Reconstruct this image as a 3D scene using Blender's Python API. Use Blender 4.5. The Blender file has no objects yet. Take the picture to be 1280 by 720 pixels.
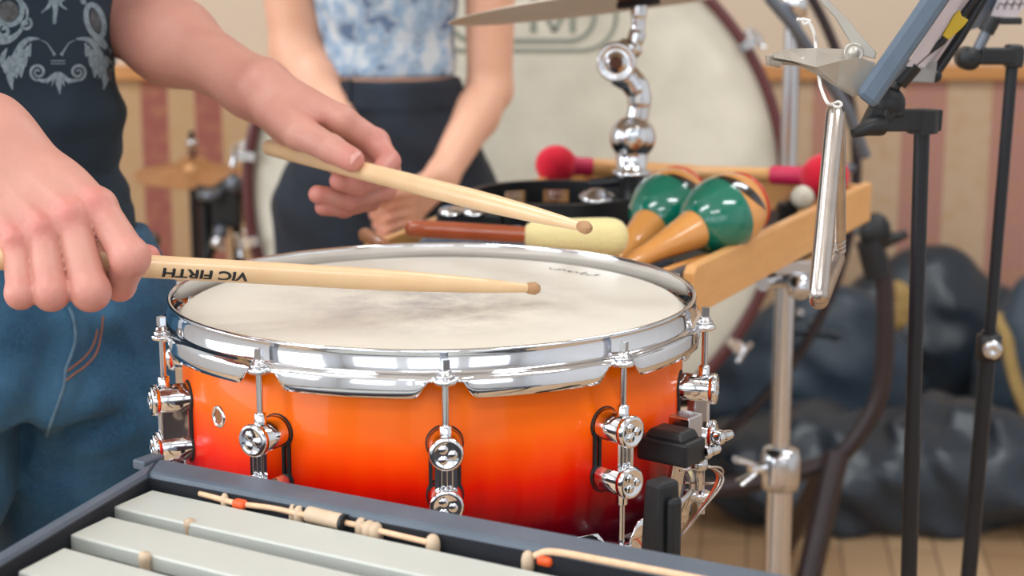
import bpy, math, random
import numpy as np
from mathutils import Vector, Matrix
random.seed(7)
R = math.radians
scene = bpy.context.scene
COL = scene.collection
V = Vector

# ------------------------------------------------------------------ camera
CAMZ, PITCH, F = 1.18, R(11.6), 2200.0
CP, SP = math.cos(PITCH), math.sin(PITCH)
def ray(u, v):
    dv = (360 - v) / F
    return V(((u - 640) / F, CP + dv * SP, -SP + dv * CP))
def at(u, v, Y):
    d = ray(u, v); t = Y / d.y
    return V((d.x * t, Y, CAMZ + d.z * t))
def atz(u, v, z):
    d = ray(u, v); t = (z - CAMZ) / d.z
    return V((d.x * t, d.y * t, z))
cam = bpy.data.cameras.new('camera'); cam.lens = F / 1280 * 36; cam.sensor_width = 36
cam.clip_start = .02
co = bpy.data.objects.new('camera', cam); COL.objects.link(co)
co.location = (0, 0, CAMZ); co.rotation_euler = (R(90) - PITCH, 0, 0)
cam.dof.use_dof = True; cam.dof.focus_distance = 1.14; cam.dof.aperture_fstop = 8.0
scene.camera = co
scene.view_settings.view_transform = 'Standard'; scene.view_settings.look = 'None'
scene.view_settings.exposure = 0.12; scene.view_settings.gamma = 1.0
scene.view_settings.use_curve_mapping = False

# ------------------------------------------------------------------ materials
def lin(c):
    return tuple((x / 255 / 12.92) if x / 255 <= .04045 else ((x / 255 + .055) / 1.055) ** 2.4 for x in c) + (1,)
def mat(name, rgb, rough=.5, metal=0, coat=0, noise=None, bump=None, sss=0, sheen=0, spec=None, aniso=None, alpha=None, trans=0):
    """rgb in 0-255; noise=(rgb2, scale, contrast[, stretch]); bump=(scale, strength, dist)"""
    m = bpy.data.materials.new(name); m.use_nodes = True
    nt = m.node_tree; b = nt.nodes['Principled BSDF']
    b.inputs['Base Color'].default_value = lin(rgb)
    b.inputs['Roughness'].default_value = rough; b.inputs['Metallic'].default_value = metal
    b.inputs['Coat Weight'].default_value = coat; b.inputs['Coat Roughness'].default_value = .05
    if spec is not None: b.inputs['Specular IOR Level'].default_value = spec
    if sheen: b.inputs['Sheen Weight'].default_value = sheen; b.inputs['Sheen Roughness'].default_value = .4
    if sss:
        b.inputs['Subsurface Weight'].default_value = sss
        b.inputs['Subsurface Radius'].default_value = (1, .35, .2); b.inputs['Subsurface Scale'].default_value = .006
    if alpha is not None: b.inputs['Alpha'].default_value = alpha
    if trans: b.inputs['Transmission Weight'].default_value = trans
    tc = nt.nodes.new('ShaderNodeTexCoord')
    if noise:
        mp = nt.nodes.new('ShaderNodeMapping'); nt.links.new(tc.outputs['Object'], mp.inputs['Vector'])
        if len(noise) > 3: mp.inputs['Scale'].default_value = noise[3]
        n = nt.nodes.new('ShaderNodeTexNoise'); n.inputs['Scale'].default_value = noise[1]; n.inputs['Detail'].default_value = 5
        nt.links.new(mp.outputs[0], n.inputs['Vector'])
        r = nt.nodes.new('ShaderNodeValToRGB'); c = noise[2]
        r.color_ramp.elements[0].position = .5 - c; r.color_ramp.elements[1].position = .5 + c
        r.color_ramp.elements[0].color = lin(rgb); r.color_ramp.elements[1].color = lin(noise[0])
        nt.links.new(n.outputs['Fac'], r.inputs[0]); nt.links.new(r.outputs[0], b.inputs['Base Color'])
        m['ramp'] = r.name
    if bump:
        n2 = nt.nodes.new('ShaderNodeTexNoise'); n2.inputs['Scale'].default_value = bump[0]; n2.inputs['Detail'].default_value = 4
        nt.links.new(tc.outputs['Object'], n2.inputs['Vector'])
        bp = nt.nodes.new('ShaderNodeBump'); bp.inputs['Strength'].default_value = bump[1]; bp.inputs['Distance'].default_value = bump[2]
        nt.links.new(n2.outputs['Fac'], bp.inputs['Height']); nt.links.new(bp.outputs[0], b.inputs['Normal'])
    return m

M = {}
M['chrome'] = mat('chrome', (228, 230, 234), .07, 1)
M['chrome_soft'] = mat('brushed_chrome', (205, 205, 208), .2, 1)
M['steel'] = mat('steel', (205, 196, 188), .24, 1, noise=((175, 165, 158), 60, .3))
M['aluminium'] = mat('matt_aluminium', (188, 190, 182), .5, .2, noise=((198, 199, 190), 14, .4), bump=(500, .05, .0004))
M['blackplastic'] = mat('black_plastic', (15, 17, 20), .45, noise=((22, 25, 29), 40, .3))
M['rubber'] = mat('black_rubber', (16, 19, 22), .6, bump=(120, .2, .001), noise=((28, 32, 36), 30, .3))
M['blackmetal'] = mat('black_painted_metal', (12, 15, 22), .36, .1, noise=((20, 24, 32), 20, .3))
M['greyrail'] = mat('grey_black_rail', (72, 82, 94), .5, noise=((90, 100, 112), 30, .4), bump=(300, .15, .0008))
M['inner_dark'] = mat('dark_navy_lining', (10, 14, 22), .8, noise=((18, 22, 30), 40, .3))
M['tray_wood'] = mat('beech_wood', (228, 172, 108), .42, noise=((212, 152, 88), 18, .35, (1, 1, 6)), coat=.15)
M['hickory'] = mat('hickory', (232, 198, 156), .4, noise=((220, 180, 134), 40, .35, (1, 1, .25)), coat=.2)
M['maraca_wood'] = mat('maraca_wood', (232, 166, 92), .2, coat=.7, noise=((216, 144, 72), 30, .4))
M['red_wood'] = mat('red_brown_wood', (172, 84, 42), .25, coat=.6, noise=((146, 62, 30), 30, .4))
M['brown_wood'] = mat('brown_wood', (158, 96, 48), .35, coat=.3, noise=((130, 76, 36), 30, .4))
M['green_paint'] = mat('green_lacquer', (6, 118, 96), .14, coat=.9, noise=((4, 104, 84), 12, .3))
M['red_paint'] = mat('red_lacquer', (214, 48, 34), .2, coat=.5, noise=((200, 40, 30), 12, .3))
M['black_paint'] = mat('black_lacquer', (24, 22, 22), .16, coat=.8, noise=((34, 30, 30), 30, .3))
M['red_felt'] = mat('red_felt', (222, 18, 52), .9, sheen=.3, noise=((206, 12, 44), 60, .3), bump=(400, .4, .002))
M['pink_rubber'] = mat('crimson_sleeve', (216, 32, 84), .5, noise=((200, 24, 72), 30, .3))
M['cream_felt'] = mat('cream_felt', (240, 226, 168), .85, sheen=.3, noise=((230, 212, 148), 20, .4), bump=(300, .4, .002))
M['slate_cloth'] = mat('dark_slate_cloth', (56, 66, 82), .9, sheen=.2, noise=((84, 94, 110), 260, .15), bump=(220, .6, .003))
M['string'] = mat('white_string', (235, 230, 225), .8, noise=((220, 214, 206), 300, .3))
M['bag'] = mat('black_nylon', (28, 37, 47), .36, sheen=.05, noise=((46, 58, 70), 6, .35), bump=(9, .5, .02))
M['bag_grey'] = mat('slate_nylon', (62, 78, 94), .45, sheen=.1, noise=((44, 58, 72), 6, .35), bump=(9, .5, .02))
M['strap'] = mat('mustard_strap', (176, 148, 92), .7, noise=((156, 126, 72), 30, .3))
M['brownpipe'] = mat('brown_black_pipe', (50, 40, 42), .4, .3, noise=((62, 50, 52), 12, .3))
M['greypipe'] = mat('grey_pipe', (118, 124, 134), .35, .6, noise=((100, 104, 114), 12, .3))
M['maroon_hoop'] = mat('maroon_hoop', (98, 44, 46), .35, coat=.4, noise=((84, 34, 38), 12, .3))
M['bronze'] = mat('bronze_cymbal', (212, 164, 120), .36, .9, noise=((196, 146, 100), 30, .3))
M['cymbal'] = mat('pale_bronze_cymbal', (238, 228, 212), .45, .1, noise=((228, 216, 198), 20, .3))
M['orange_rubber'] = mat('orange_rubber', (236, 92, 36), .5, noise=((222, 80, 30), 30, .3))
M['cord'] = mat('peach_cord', (236, 196, 160), .75, noise=((214, 170, 134), 200, .3), bump=(500, .4, .001))
M['post_rubber'] = mat('tan_rubber', (206, 182, 154), .6, noise=((186, 160, 132), 60, .3))
M['ivory'] = mat('ivory_plastic', (214, 206, 188), .35, noise=((200, 190, 170), 30, .3))
M['brown_felt'] = mat('brown_felt', (120, 84, 70), .9, noise=((104, 70, 58), 80, .3))
M['paper'] = mat('white_paper', (222, 216, 226), .6, noise=((212, 206, 218), 30, .3))
M['folder'] = mat('blue_grey_folder', (98, 114, 130), .4, noise=((76, 90, 106), 20, .35, (1, 1, 1)))
M['yellow'] = mat('yellow_plastic', (214, 180, 24), .4, noise=((196, 160, 16), 30, .3))
M['clip_grey'] = mat('satin_clip_metal', (186, 180, 170), .36, .55, noise=((170, 164, 154), 14, .3))
M['greypad'] = mat('grey_plate', (150, 148, 146), .5, noise=((136, 134, 132), 20, .3))
M['ink'] = mat('black_ink', (24, 24, 26), .5, noise=((34, 34, 36), 90, .3))
M['ink_grey'] = mat('grey_green_ink', (150, 156, 142), .6, noise=((136, 142, 130), 30, .3))
M['print'] = mat('grey_print', (138, 154, 162), .8, noise=((92, 110, 122), 240, .2), bump=(600, .3, .001))
M['print_dark'] = mat('dark_print', (40, 40, 44), .8, noise=((92, 96, 100), 160, .25))
M['shirt'] = mat('teal_black_cotton', (19, 36, 49), .92, sheen=.02, noise=((24, 44, 58), 12, .4), bump=(700, .2, .0008))
M['thread'] = mat('orange_thread', (170, 104, 62), .7, noise=((150, 90, 50), 90, .3))
M['seam'] = mat('faded_seam', (98, 128, 146), .8, noise=((70, 98, 120), 120, .3))
M['leather'] = mat('black_leather', (22, 24, 28), .4, noise=((34, 36, 40), 40, .3))
M['hair'] = mat('brown_hair', (58, 40, 30), .5, noise=((40, 28, 22), 60, .3, (1, 1, .1)))
M['nail'] = mat('fingernail', (214, 158, 146), .3, noise=((206, 148, 136), 60, .3))
M['shoe'] = mat('white_shoe', (210, 208, 204), .6, noise=((196, 194, 190), 20, .3))

def denim(name, c1, c2, c3):
    m = mat(name, c1, .85, sheen=.04, noise=(c2, 420, .22), bump=(500, .35, .0012))
    nt = m.node_tree; b = nt.nodes['Principled BSDF']
    rn = nt.nodes[m['ramp']]
    n = nt.nodes.new('ShaderNodeTexNoise'); n.inputs['Scale'].default_value = 11; n.inputs['Detail'].default_value = 4
    tc = [x for x in nt.nodes if x.type == 'TEX_COORD'][0]; nt.links.new(tc.outputs['Object'], n.inputs['Vector'])
    mr = nt.nodes.new('ShaderNodeMapRange'); mr.inputs[1].default_value = .42; mr.inputs[2].default_value = .68
    nt.links.new(n.outputs['Fac'], mr.inputs[0])
    mx = nt.nodes.new('ShaderNodeMix'); mx.data_type = 'RGBA'
    nt.links.new(mr.outputs[0], mx.inputs[0]); nt.links.new(rn.outputs[0], mx.inputs[6]); mx.inputs[7].default_value = lin(c3)
    nt.links.new(mx.outputs[2], b.inputs['Base Color'])
    return m
M['denim'] = denim('blue_denim', (22, 62, 92), (40, 88, 120), (60, 106, 136))
M['black_denim'] = denim('navy_black_denim', (13, 19, 30), (20, 28, 40), (26, 38, 52))

def skin(name, c1, c2, red):
    m = mat(name, c1, .48, noise=(c2, 26, .3), bump=(260, .3, .0014), sss=.06)
    nt = m.node_tree; b = nt.nodes['Principled BSDF']; rn = nt.nodes[m['ramp']]
    a = nt.nodes.new('ShaderNodeAttribute'); a.attribute_name = 'blush'
    mx = nt.nodes.new('ShaderNodeMix'); mx.data_type = 'RGBA'
    nt.links.new(a.outputs['Fac'], mx.inputs[0]); nt.links.new(rn.outputs[0], mx.inputs[6]); mx.inputs[7].default_value = lin(red)
    nt.links.new(mx.outputs[2], b.inputs['Base Color'])
    return m
M['skin_man'] = skin('skin_pink', (206, 150, 132), (190, 130, 116), (196, 84, 88))
M['skin_woman'] = skin('skin_light', (226, 174, 146), (216, 160, 132), (208, 112, 102))

# printed crop top: blue and white porcelain pattern
def porcelain():
    m = mat('blue_white_print', (210, 212, 206), .8, noise=((92, 128, 164), 34, .06), bump=(300, .2, .001))
    nt = m.node_tree; r = nt.nodes[m['ramp']].color_ramp
    r.elements[0].position = .40; r.elements[0].color = lin((192, 198, 202))
    r.elements[1].position = .62; r.elements[1].color = lin((92, 112, 142))
    for p, c in ((.47, (158, 176, 196)), (.53, (122, 150, 178)), (.57, (168, 178, 188))):
        e = r.elements.new(p); e.color = lin(c)
    return m
M['porcelain'] = porcelain()

def shell_mat():
    m = mat('orange_red_burst_lacquer', (255, 110, 10), .3, coat=.12)
    nt = m.node_tree; b = nt.nodes['Principled BSDF']; b.inputs['Specular IOR Level'].default_value = .12
    tc = [x for x in nt.nodes if x.type == 'TEX_COORD'][0]
    sx = nt.nodes.new('ShaderNodeSeparateXYZ'); nt.links.new(tc.outputs['Object'], sx.inputs[0])
    n = nt.nodes.new('ShaderNodeTexNoise'); n.inputs['Scale'].default_value = 22; n.inputs['Detail'].default_value = 6
    mp = nt.nodes.new('ShaderNodeMapping'); mp.inputs['Scale'].default_value = (3, 3, .6)
    nt.links.new(tc.outputs['Object'], mp.inputs[0]); nt.links.new(mp.outputs[0], n.inputs['Vector'])
    ma = nt.nodes.new('ShaderNodeMath'); ma.operation = 'MULTIPLY_ADD'; ma.inputs[1].default_value = .012
    nt.links.new(n.outputs['Fac'], ma.inputs[0]); nt.links.new(sx.outputs['Z'], ma.inputs[2])
    mr = nt.nodes.new('ShaderNodeMapRange'); mr.inputs[1].default_value = .03; mr.inputs[2].default_value = .15
    nt.links.new(ma.outputs[0], mr.inputs[0])
    r = nt.nodes.new('ShaderNodeValToRGB'); cr = r.color_ramp
    cr.elements[0].position = 0; cr.elements[0].color = lin((74, 0, 18))
    cr.elements[1].position = .95; cr.elements[1].color = lin((255, 122, 2))
    for p, c in ((.12, (112, 0, 14)), (.24, (178, 3, 4)), (.36, (232, 26, 0)), (.5, (252, 74, 0)), (.64, (255, 104, 0))):
        e = cr.elements.new(p); e.color = lin(c)
    nt.links.new(mr.outputs[0], r.inputs[0]); nt.links.new(r.outputs[0], b.inputs['Base Color'])
    return m
M['shell'] = shell_mat()

def head_mat(name, c1, c2, c3, rad, spread, scale):
    """drum head film with a worn grey patch round its middle"""
    m = mat(name, c1, .42, noise=(c2, scale, .3))
    nt = m.node_tree; b = nt.nodes['Principled BSDF']; rn = nt.nodes[m['ramp']]
    tc = [x for x in nt.nodes if x.type == 'TEX_COORD'][0]
    ln = nt.nodes.new('ShaderNodeVectorMath'); ln.operation = 'LENGTH'; fl = nt.nodes.new('ShaderNodeVectorMath'); fl.operation = 'MULTIPLY'; fl.inputs[1].default_value = (1, 1, 0)
    nt.links.new(tc.outputs['Object'], fl.inputs[0]); nt.links.new(fl.outputs[0], ln.inputs[0])
    n = nt.nodes.new('ShaderNodeTexNoise'); n.inputs['Scale'].default_value = 26; n.inputs['Detail'].default_value = 8; n.inputs['Roughness'].default_value = .7
    nt.links.new(tc.outputs['Object'], n.inputs['Vector'])
    mr = nt.nodes.new('ShaderNodeMapRange'); mr.inputs[1].default_value = rad + spread; mr.inputs[2].default_value = rad - spread
    nt.links.new(ln.outputs['Value'], mr.inputs[0])
    mr2 = nt.nodes.new('ShaderNodeMapRange'); mr2.inputs[1].default_value = .4; mr2.inputs[2].default_value = .66
    nt.links.new(n.outputs['Fac'], mr2.inputs[0])
    mu = nt.nodes.new('ShaderNodeMath'); mu.operation = 'MULTIPLY'; nt.links.new(mr.outputs[0], mu.inputs[0]); nt.links.new(mr2.outputs[0], mu.inputs[1])
    mx = nt.nodes.new('ShaderNodeMix'); mx.data_type = 'RGBA'
    nt.links.new(mu.outputs[0], mx.inputs[0]); nt.links.new(rn.outputs[0], mx.inputs[6]); mx.inputs[7].default_value = lin(c3)
    nt.links.new(mx.outputs[2], b.inputs['Base Color'])
    return m
M['snare_head'] = head_mat('worn_coated_film', (218, 211, 198), (212, 203, 188), (150, 143, 142), .075, .06, 9)
M['bass_head'] = mat('mottled_cream_skin', (228, 223, 206), .6, noise=((200, 195, 178), 7, .2))
M['bass_head'].node_tree.nodes[M['bass_head']['ramp']].color_ramp.elements[0].position = .42
M['bass_head'].node_tree.nodes[M['bass_head']['ramp']].color_ramp.elements[1].position = .74

# ------------------------------------------------------------------ objects
def tag(o, label=None, cat=None, group=None, kind=None):
    if label: o['label'] = label
    if cat: o['category'] = cat
    if group: o['group'] = group
    if kind: o['kind'] = kind
    return o
def thing(name, loc, label, cat, group=None, rz=0):
    o = bpy.data.objects.new(name, None); COL.objects.link(o)
    o.location = loc; o.rotation_euler = (0, 0, rz); o.empty_display_size = .02
    return tag(o, label, cat, group)
def worldpos(o):
    p = V((0, 0, 0))
    while o is not None: p = p + o.location; o = o.parent
    return p

class MB:
    def __init__(s): s.v = []; s.f = []; s.sm = []
    def add(s, vs, fs, smooth=True):
        n = len(s.v); s.v += [V(p) for p in vs]; s.f += [tuple(i + n for i in f) for f in fs]; s.sm += [smooth] * len(fs)
        return s
    def box(s, c, size, rot=None, taper=1.0):
        hx, hy, hz = size[0] / 2, size[1] / 2, size[2] / 2
        rot = rot or Matrix.Identity(3)
        ps = []
        for z in (-1, 1):
            k = taper if z > 0 else 1
            for x, y in ((-1, -1), (1, -1), (1, 1), (-1, 1)): ps.append(V(c) + rot @ V((x * hx * k, y * hy * k, z * hz)))
        return s.add(ps, [(3, 2, 1, 0), (4, 5, 6, 7), (0, 1, 5, 4), (1, 2, 6, 5), (2, 3, 7, 6), (3, 0, 4, 7)], False)
    def prism(s, pts, a, b, frame=None, c=(0, 0, 0)):
        """polygon pts (x,y) in the frame's xy plane, extruded from a to b on its z"""
        fr = frame or Matrix.Identity(3); n = len(pts)
        ps = [V(c) + fr @ V((x, y, a)) for x, y in pts] + [V(c) + fr @ V((x, y, b)) for x, y in pts]
        return s.add(ps, [tuple(range(n - 1, -1, -1)), tuple(range(n, 2 * n))] + [(i, (i + 1) % n, n + (i + 1) % n, n + i) for i in range(n)], False)
    def tube(s, pts, r, n=12, cap=True, closed=False, flat=None):
        pts = [V(p) for p in pts]; m = len(pts)
        rs = r if isinstance(r, (list, tuple)) else [r] * m
        ps = []; up = None
        for i in range(m):
            if closed: t = pts[(i + 1) % m] - pts[i - 1]
            else: t = pts[min(i + 1, m - 1)] - pts[max(i - 1, 0)]
            t = t.normalized()
            if up is None:
                up = V((0, 0, 1)) if abs(t.z) < .9 else V((1, 0, 0))
            a = (up - t * up.dot(t)).normalized(); up = a; b = t.cross(a)
            for k in range(n):
                w = 2 * math.pi * k / n
                ps.append(pts[i] + (a * math.cos(w) * (flat or 1) + b * math.sin(w)) * rs[i])
        fs = []
        for i in range(m if closed else m - 1):
            j = (i + 1) % m
            for k in range(n): fs.append((i * n + k, i * n + (k + 1) % n, j * n + (k + 1) % n, j * n + k))
        s.add(ps, fs)
        if cap and not closed:
            s.add([ps[k] for k in range(n)], [tuple(range(n - 1, -1, -1))], False)
            s.add([ps[(m - 1) * n + k] for k in range(n)], [tuple(range(n))], False)
        return s
    def cyl(s, a, b, r, r2=None, n=24): return s.tube([a, b], [r, r if r2 is None else r2], n)
    def lathe(s, a, d, prof, n=32, arc=None):
        """prof: (distance along d, radius) revolved about the axis from a along d"""
        d = V(d).normalized(); up = V((0, 0, 1)) if abs(d.z) < .9 else V((1, 0, 0))
        u = (up - d * up.dot(d)).normalized(); w = d.cross(u); ps = []
        for h, r in prof:
            for k in range(n):
                t = 2 * math.pi * k / n; ps.append(V(a) + d * h + (u * math.cos(t) + w * math.sin(t)) * max(r, 1e-5))
        fs = []
        for i in range(len(prof) - 1):
            for k in range(n): fs.append((i * n + k, i * n + (k + 1) % n, (i + 1) * n + (k + 1) % n, (i + 1) * n + k))
        return s.add(ps, fs)
    def ball(s, c, r, n=20, scale=(1, 1, 1), rot=None):
        rot = rot or Matrix.Identity(3); ps = []; m = n // 2
        for i in range(m + 1):
            t = math.pi * i / m
            for k in range(n):
                w = 2 * math.pi * k / n
                ps.append(V(c) + rot @ V((math.sin(t) * math.cos(w) * r * scale[0], math.sin(t) * math.sin(w) * r * scale[1], math.cos(t) * r * scale[2])))
        fs = [(i * n + k, (i + 1) * n + k, (i + 1) * n + (k + 1) % n, i * n + (k + 1) % n) for i in range(m) for k in range(n)]
        return s.add(ps, fs)
    def torus(s, c, axis, R_, r, n=64, m=12, a0=0, a1=2 * math.pi):
        d = V(axis).normalized(); up = V((0, 0, 1)) if abs(d.z) < .9 else V((1, 0, 0))
        u = (up - d * up.dot(d)).normalized(); w = d.cross(u)
        full = abs(a1 - a0 - 2 * math.pi) < 1e-6; k = n if full else n + 1
        return s.tube([V(c) + (u * math.cos(a0 + (a1 - a0) * i / n) + w * math.sin(a0 + (a1 - a0) * i / n)) * R_ for i in range(k)], r, m, closed=full)
    def build(s, name, m, parent=None, bevel=0, local=False, sub=0, base=True):
        vs = s.v
        if parent is not None and not local:
            o0 = worldpos(parent); vs = [p - o0 for p in vs]; loc = V((0, 0, 0))
        elif parent is None:
            xs = [p.x for p in vs]; ys = [p.y for p in vs]; zs = [p.z for p in vs]
            loc = V(((min(xs) + max(xs)) / 2, (min(ys) + max(ys)) / 2, min(zs))); vs = [p - loc for p in vs]
        else: loc = V((0, 0, 0))
        me = bpy.data.meshes.new(name); me.from_pydata([tuple(p) for p in vs], [], s.f)
        me.polygons.foreach_set('use_smooth', s.sm); me.materials.append(m); me.update()
        o = bpy.data.objects.new(name, me); COL.objects.link(o); o.parent = parent; o.location = loc
        if bevel:
            b = o.modifiers.new('bevel', 'BEVEL'); b.width = bevel; b.segments = 2; b.limit_method = 'ANGLE'; b.angle_limit = R(40); b.harden_normals = False
        if sub:
            q = o.modifiers.new('sub', 'SUBSURF'); q.levels = q.render_levels = sub
        return o
def copy_tree(o, parent=None):
    c = o.copy(); COL.objects.link(c); c.parent = parent
    for ch in [x for x in bpy.data.objects if x.parent == o]: copy_tree(ch, c)
    return c
def spline(pts, n=8):
    """Catmull-Rom through pts"""
    P = [V(p) for p in pts]; P = [P[0] * 2 - P[1]] + P + [P[-1] * 2 - P[-2]]; out = []
    for i in range(1, len(P) - 2):
        for k in range(n):
            t = k / n; a, b, c, d = P[i - 1:i + 3]
            out.append(.5 * ((2 * b) + (c - a) * t + (2 * a - 5 * b + 4 * c - d) * t * t + (3 * b - a - 3 * c + d) * t ** 3))
    out.append(P[-2]); return out
def frame(d, up=(0, 0, 1)):
    """matrix whose x axis is d and whose z is close to up"""
    x = V(d).normalized(); z = V(up); z = (z - x * z.dot(x)).normalized(); y = z.cross(x)
    return Matrix((x, y, z)).transposed()

# ------------------------------------------------------------------ distance-field modelling
def A3(p): return np.array(p, dtype=np.float32)
def smin(a, b, k):
    h = np.clip(.5 + .5 * (b - a) / k, 0, 1)
    return b * (1 - h) + a * h - k * h * (1 - h)
def cone(P, a, b, ra, rb):
    a = A3(a); b = A3(b); d = b - a; L = float(d @ d) + 1e-12
    h = np.clip(((P - a) @ d) / L, 0, 1)
    return np.sqrt(((P - a - h[:, None] * d) ** 2).sum(1)) - (ra + h * (rb - ra))
def ell(P, c, r, rot=None):
    q = P - A3(c)
    if rot is not None: q = q @ np.array(rot, dtype=np.float32)
    r = A3(r); k0 = np.sqrt(((q / r) ** 2).sum(1)); k1 = np.sqrt(((q / (r * r)) ** 2).sum(1)) + 1e-9
    return k0 * (k0 - 1) / k1
def chain(P, pts, rs, k=0):
    d = None
    for i in range(len(pts) - 1):
        e = cone(P, pts[i], pts[i + 1], rs[i], rs[i + 1])
        d = e if d is None else (smin(d, e, k) if k else np.minimum(d, e))
    return d
def loft(P, knots, rot, ex=2.0):
    """upright body section: knots (z, cx, cy, a, b); rot = facing angle of the width axis"""
    kn = sorted(knots); zs = [k[0] for k in kn]; z = P[:, 2]
    cx, cy, a, b = (np.interp(z, zs, [k[i] for k in kn]).astype(np.float32) for i in (1, 2, 3, 4))
    c, s = math.cos(rot), math.sin(rot)
    dx = P[:, 0] - cx; dy = P[:, 1] - cy
    w = dx * c + dy * s; d = -dx * s + dy * c
    q = (np.abs(w / a) ** ex + np.abs(d / b) ** ex) ** (1 / ex)
    dd = (q - 1) * np.minimum(a, b) * .95
    return np.maximum(dd, np.maximum(zs[0] - z, z - zs[-1]))
def surface(f, lo, hi, h, B=16):
    lo = np.array(lo, dtype=np.float64); n = np.ceil((np.array(hi) - lo) / h / B).astype(int)
    N = n * B + 1
    D = np.full(N, 1.0, dtype=np.float32)
    g = np.stack(np.meshgrid(*[np.arange(k) for k in n], indexing='ij'), -1).reshape(-1, 3)
    cen = (lo + (g + .5) * B * h).astype(np.float32); dc = f(cen); lim = B * h * .87 * 1.5 + h * 2
    st = np.arange(B + 1); loc = np.stack(np.meshgrid(st, st, st, indexing='ij'), -1).reshape(-1, 3)
    for gi, d in zip(g, dc):
        i, j, k = gi * B
        if abs(d) > lim:
            if d < 0: D[i:i + B + 1, j:j + B + 1, k:k + B + 1] = -1
    for gi, d in zip(g, dc):
        if abs(d) <= lim:
            i, j, k = gi * B
            D[i:i + B + 1, j:j + B + 1, k:k + B + 1] = f((lo + (gi * B + loc) * h).astype(np.float32)).reshape(B + 1, B + 1, B + 1)
    D[0] = D[-1] = 1; D[:, 0] = D[:, -1] = 1; D[:, :, 0] = D[:, :, -1] = 1
    S = D < 0
    cnt = np.zeros(N - 1, dtype=np.int8)
    for a in (0, 1):
        for b in (0, 1):
            for c in (0, 1): cnt += S[a:N[0] - 1 + a, b:N[1] - 1 + b, c:N[2] - 1 + c]
    act = np.argwhere((cnt > 0) & (cnt < 8)); idx = np.full(N - 1, -1, dtype=np.int32)
    idx[act[:, 0], act[:, 1], act[:, 2]] = np.arange(len(act))
    acc = np.zeros((len(act), 3)); num = np.zeros(len(act))
    cs = [(a, b, c) for a in (0, 1) for b in (0, 1) for c in (0, 1)]
    for p in cs:
        for ax in range(3):
            if p[ax]: continue
            q = list(p); q[ax] = 1
            d0 = D[act[:, 0] + p[0], act[:, 1] + p[1], act[:, 2] + p[2]]; d1 = D[act[:, 0] + q[0], act[:, 1] + q[1], act[:, 2] + q[2]]
            m = (d0 < 0) != (d1 < 0)
            t = np.where(m, d0 / np.where(m, d0 - d1, 1), 0)
            pos = np.tile(np.array(p, dtype=float), (len(act), 1)); pos[:, ax] = t
            acc[m] += pos[m]; num[m] += 1
    vs = lo + (act + acc / num[:, None]) * h
    faces = []
    for ax in range(3):
        o = [x for x in range(3) if x != ax]
        sl0 = [slice(1, N[x] - 1) for x in range(3)]; sl1 = list(sl0)
        sl0[ax] = slice(0, N[ax] - 1); sl1[ax] = slice(1, N[ax])
        a = S[tuple(sl0)]; b = S[tuple(sl1)]; e = np.argwhere(a != b)
        e[:, o[0]] += 1; e[:, o[1]] += 1
        ins = S[e[:, 0], e[:, 1], e[:, 2]]
        def c(da, db):
            q = e.copy(); q[:, o[0]] -= da; q[:, o[1]] -= db
            return idx[q[:, 0], q[:, 1], q[:, 2]]
        qd = np.stack([c(1, 1), c(0, 1), c(0, 0), c(1, 0)], 1)
        flip = ins if ax != 1 else ~ins
        qd[~flip] = qd[~flip][:, ::-1]
        faces.append(qd)
    fs = np.concatenate(faces); fs = fs[(fs >= 0).all(1)]
    return vs, fs
def build_np(name, parts, m, parent=None, blush=None):
    """parts: list of (verts, faces); one mesh object"""
    vv = []; ff = []; n = 0
    for v, f in parts: vv.append(v); ff.append(f + n); n += len(v)
    v = np.concatenate(vv); f = np.concatenate(ff)
    loc = V((0, 0, 0)); w = v
    if parent is not None: w = v - np.array(worldpos(parent))
    else:
        loc = V(((v[:, 0].min() + v[:, 0].max()) / 2, (v[:, 1].min() + v[:, 1].max()) / 2, v[:, 2].min())); w = v - np.array(loc)
    me = bpy.data.meshes.new(name)
    me.vertices.add(len(w)); me.vertices.foreach_set('co', w.astype(np.float32).ravel())
    me.loops.add(f.size); me.loops.foreach_set('vertex_index', f.astype(np.int32).ravel())
    me.polygons.add(len(f)); me.polygons.foreach_set('loop_start', np.arange(0, f.size, 4, dtype=np.int32))
    me.polygons.foreach_set('use_smooth', np.ones(len(f), dtype=bool))
    me.update(calc_edges=True); me.validate(); me.materials.append(m)
    if blush is not None:
        a = me.attributes.new('blush', 'FLOAT', 'POINT'); b = np.zeros(len(v), dtype=np.float32)
        for p, r, s in blush:
            d = np.sqrt(((v - np.array(p)) ** 2).sum(1)); b = np.maximum(b, s * np.exp(-(d / r) ** 2))
        a.data.foreach_set('value', b.astype(np.float32))
    o = bpy.data.objects.new(name, me); COL.objects.link(o); o.parent = parent; o.location = loc
    return o
def wob(P, amp, fr, ph=0):
    x, y, z = P[:, 0], P[:, 1], P[:, 2]
    return amp * (np.sin(fr * (x * 1.1 + z * .7) + ph) * np.sin(fr * (y * .9 - z * 1.3) + ph * 2) + .5 * np.sin(fr * 2.3 * (x - y + z * .8) + ph))
def trace(f, p, d, n=40):
    """move point p along d until it meets the field's surface"""
    p = A3(p); d = A3(V(d).normalized())
    for _ in range(n):
        s = float(f(p[None])[0])
        p = p + d * s * .8
        if abs(s) < 1e-4: break
    return V([float(x) for x in p])
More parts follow.
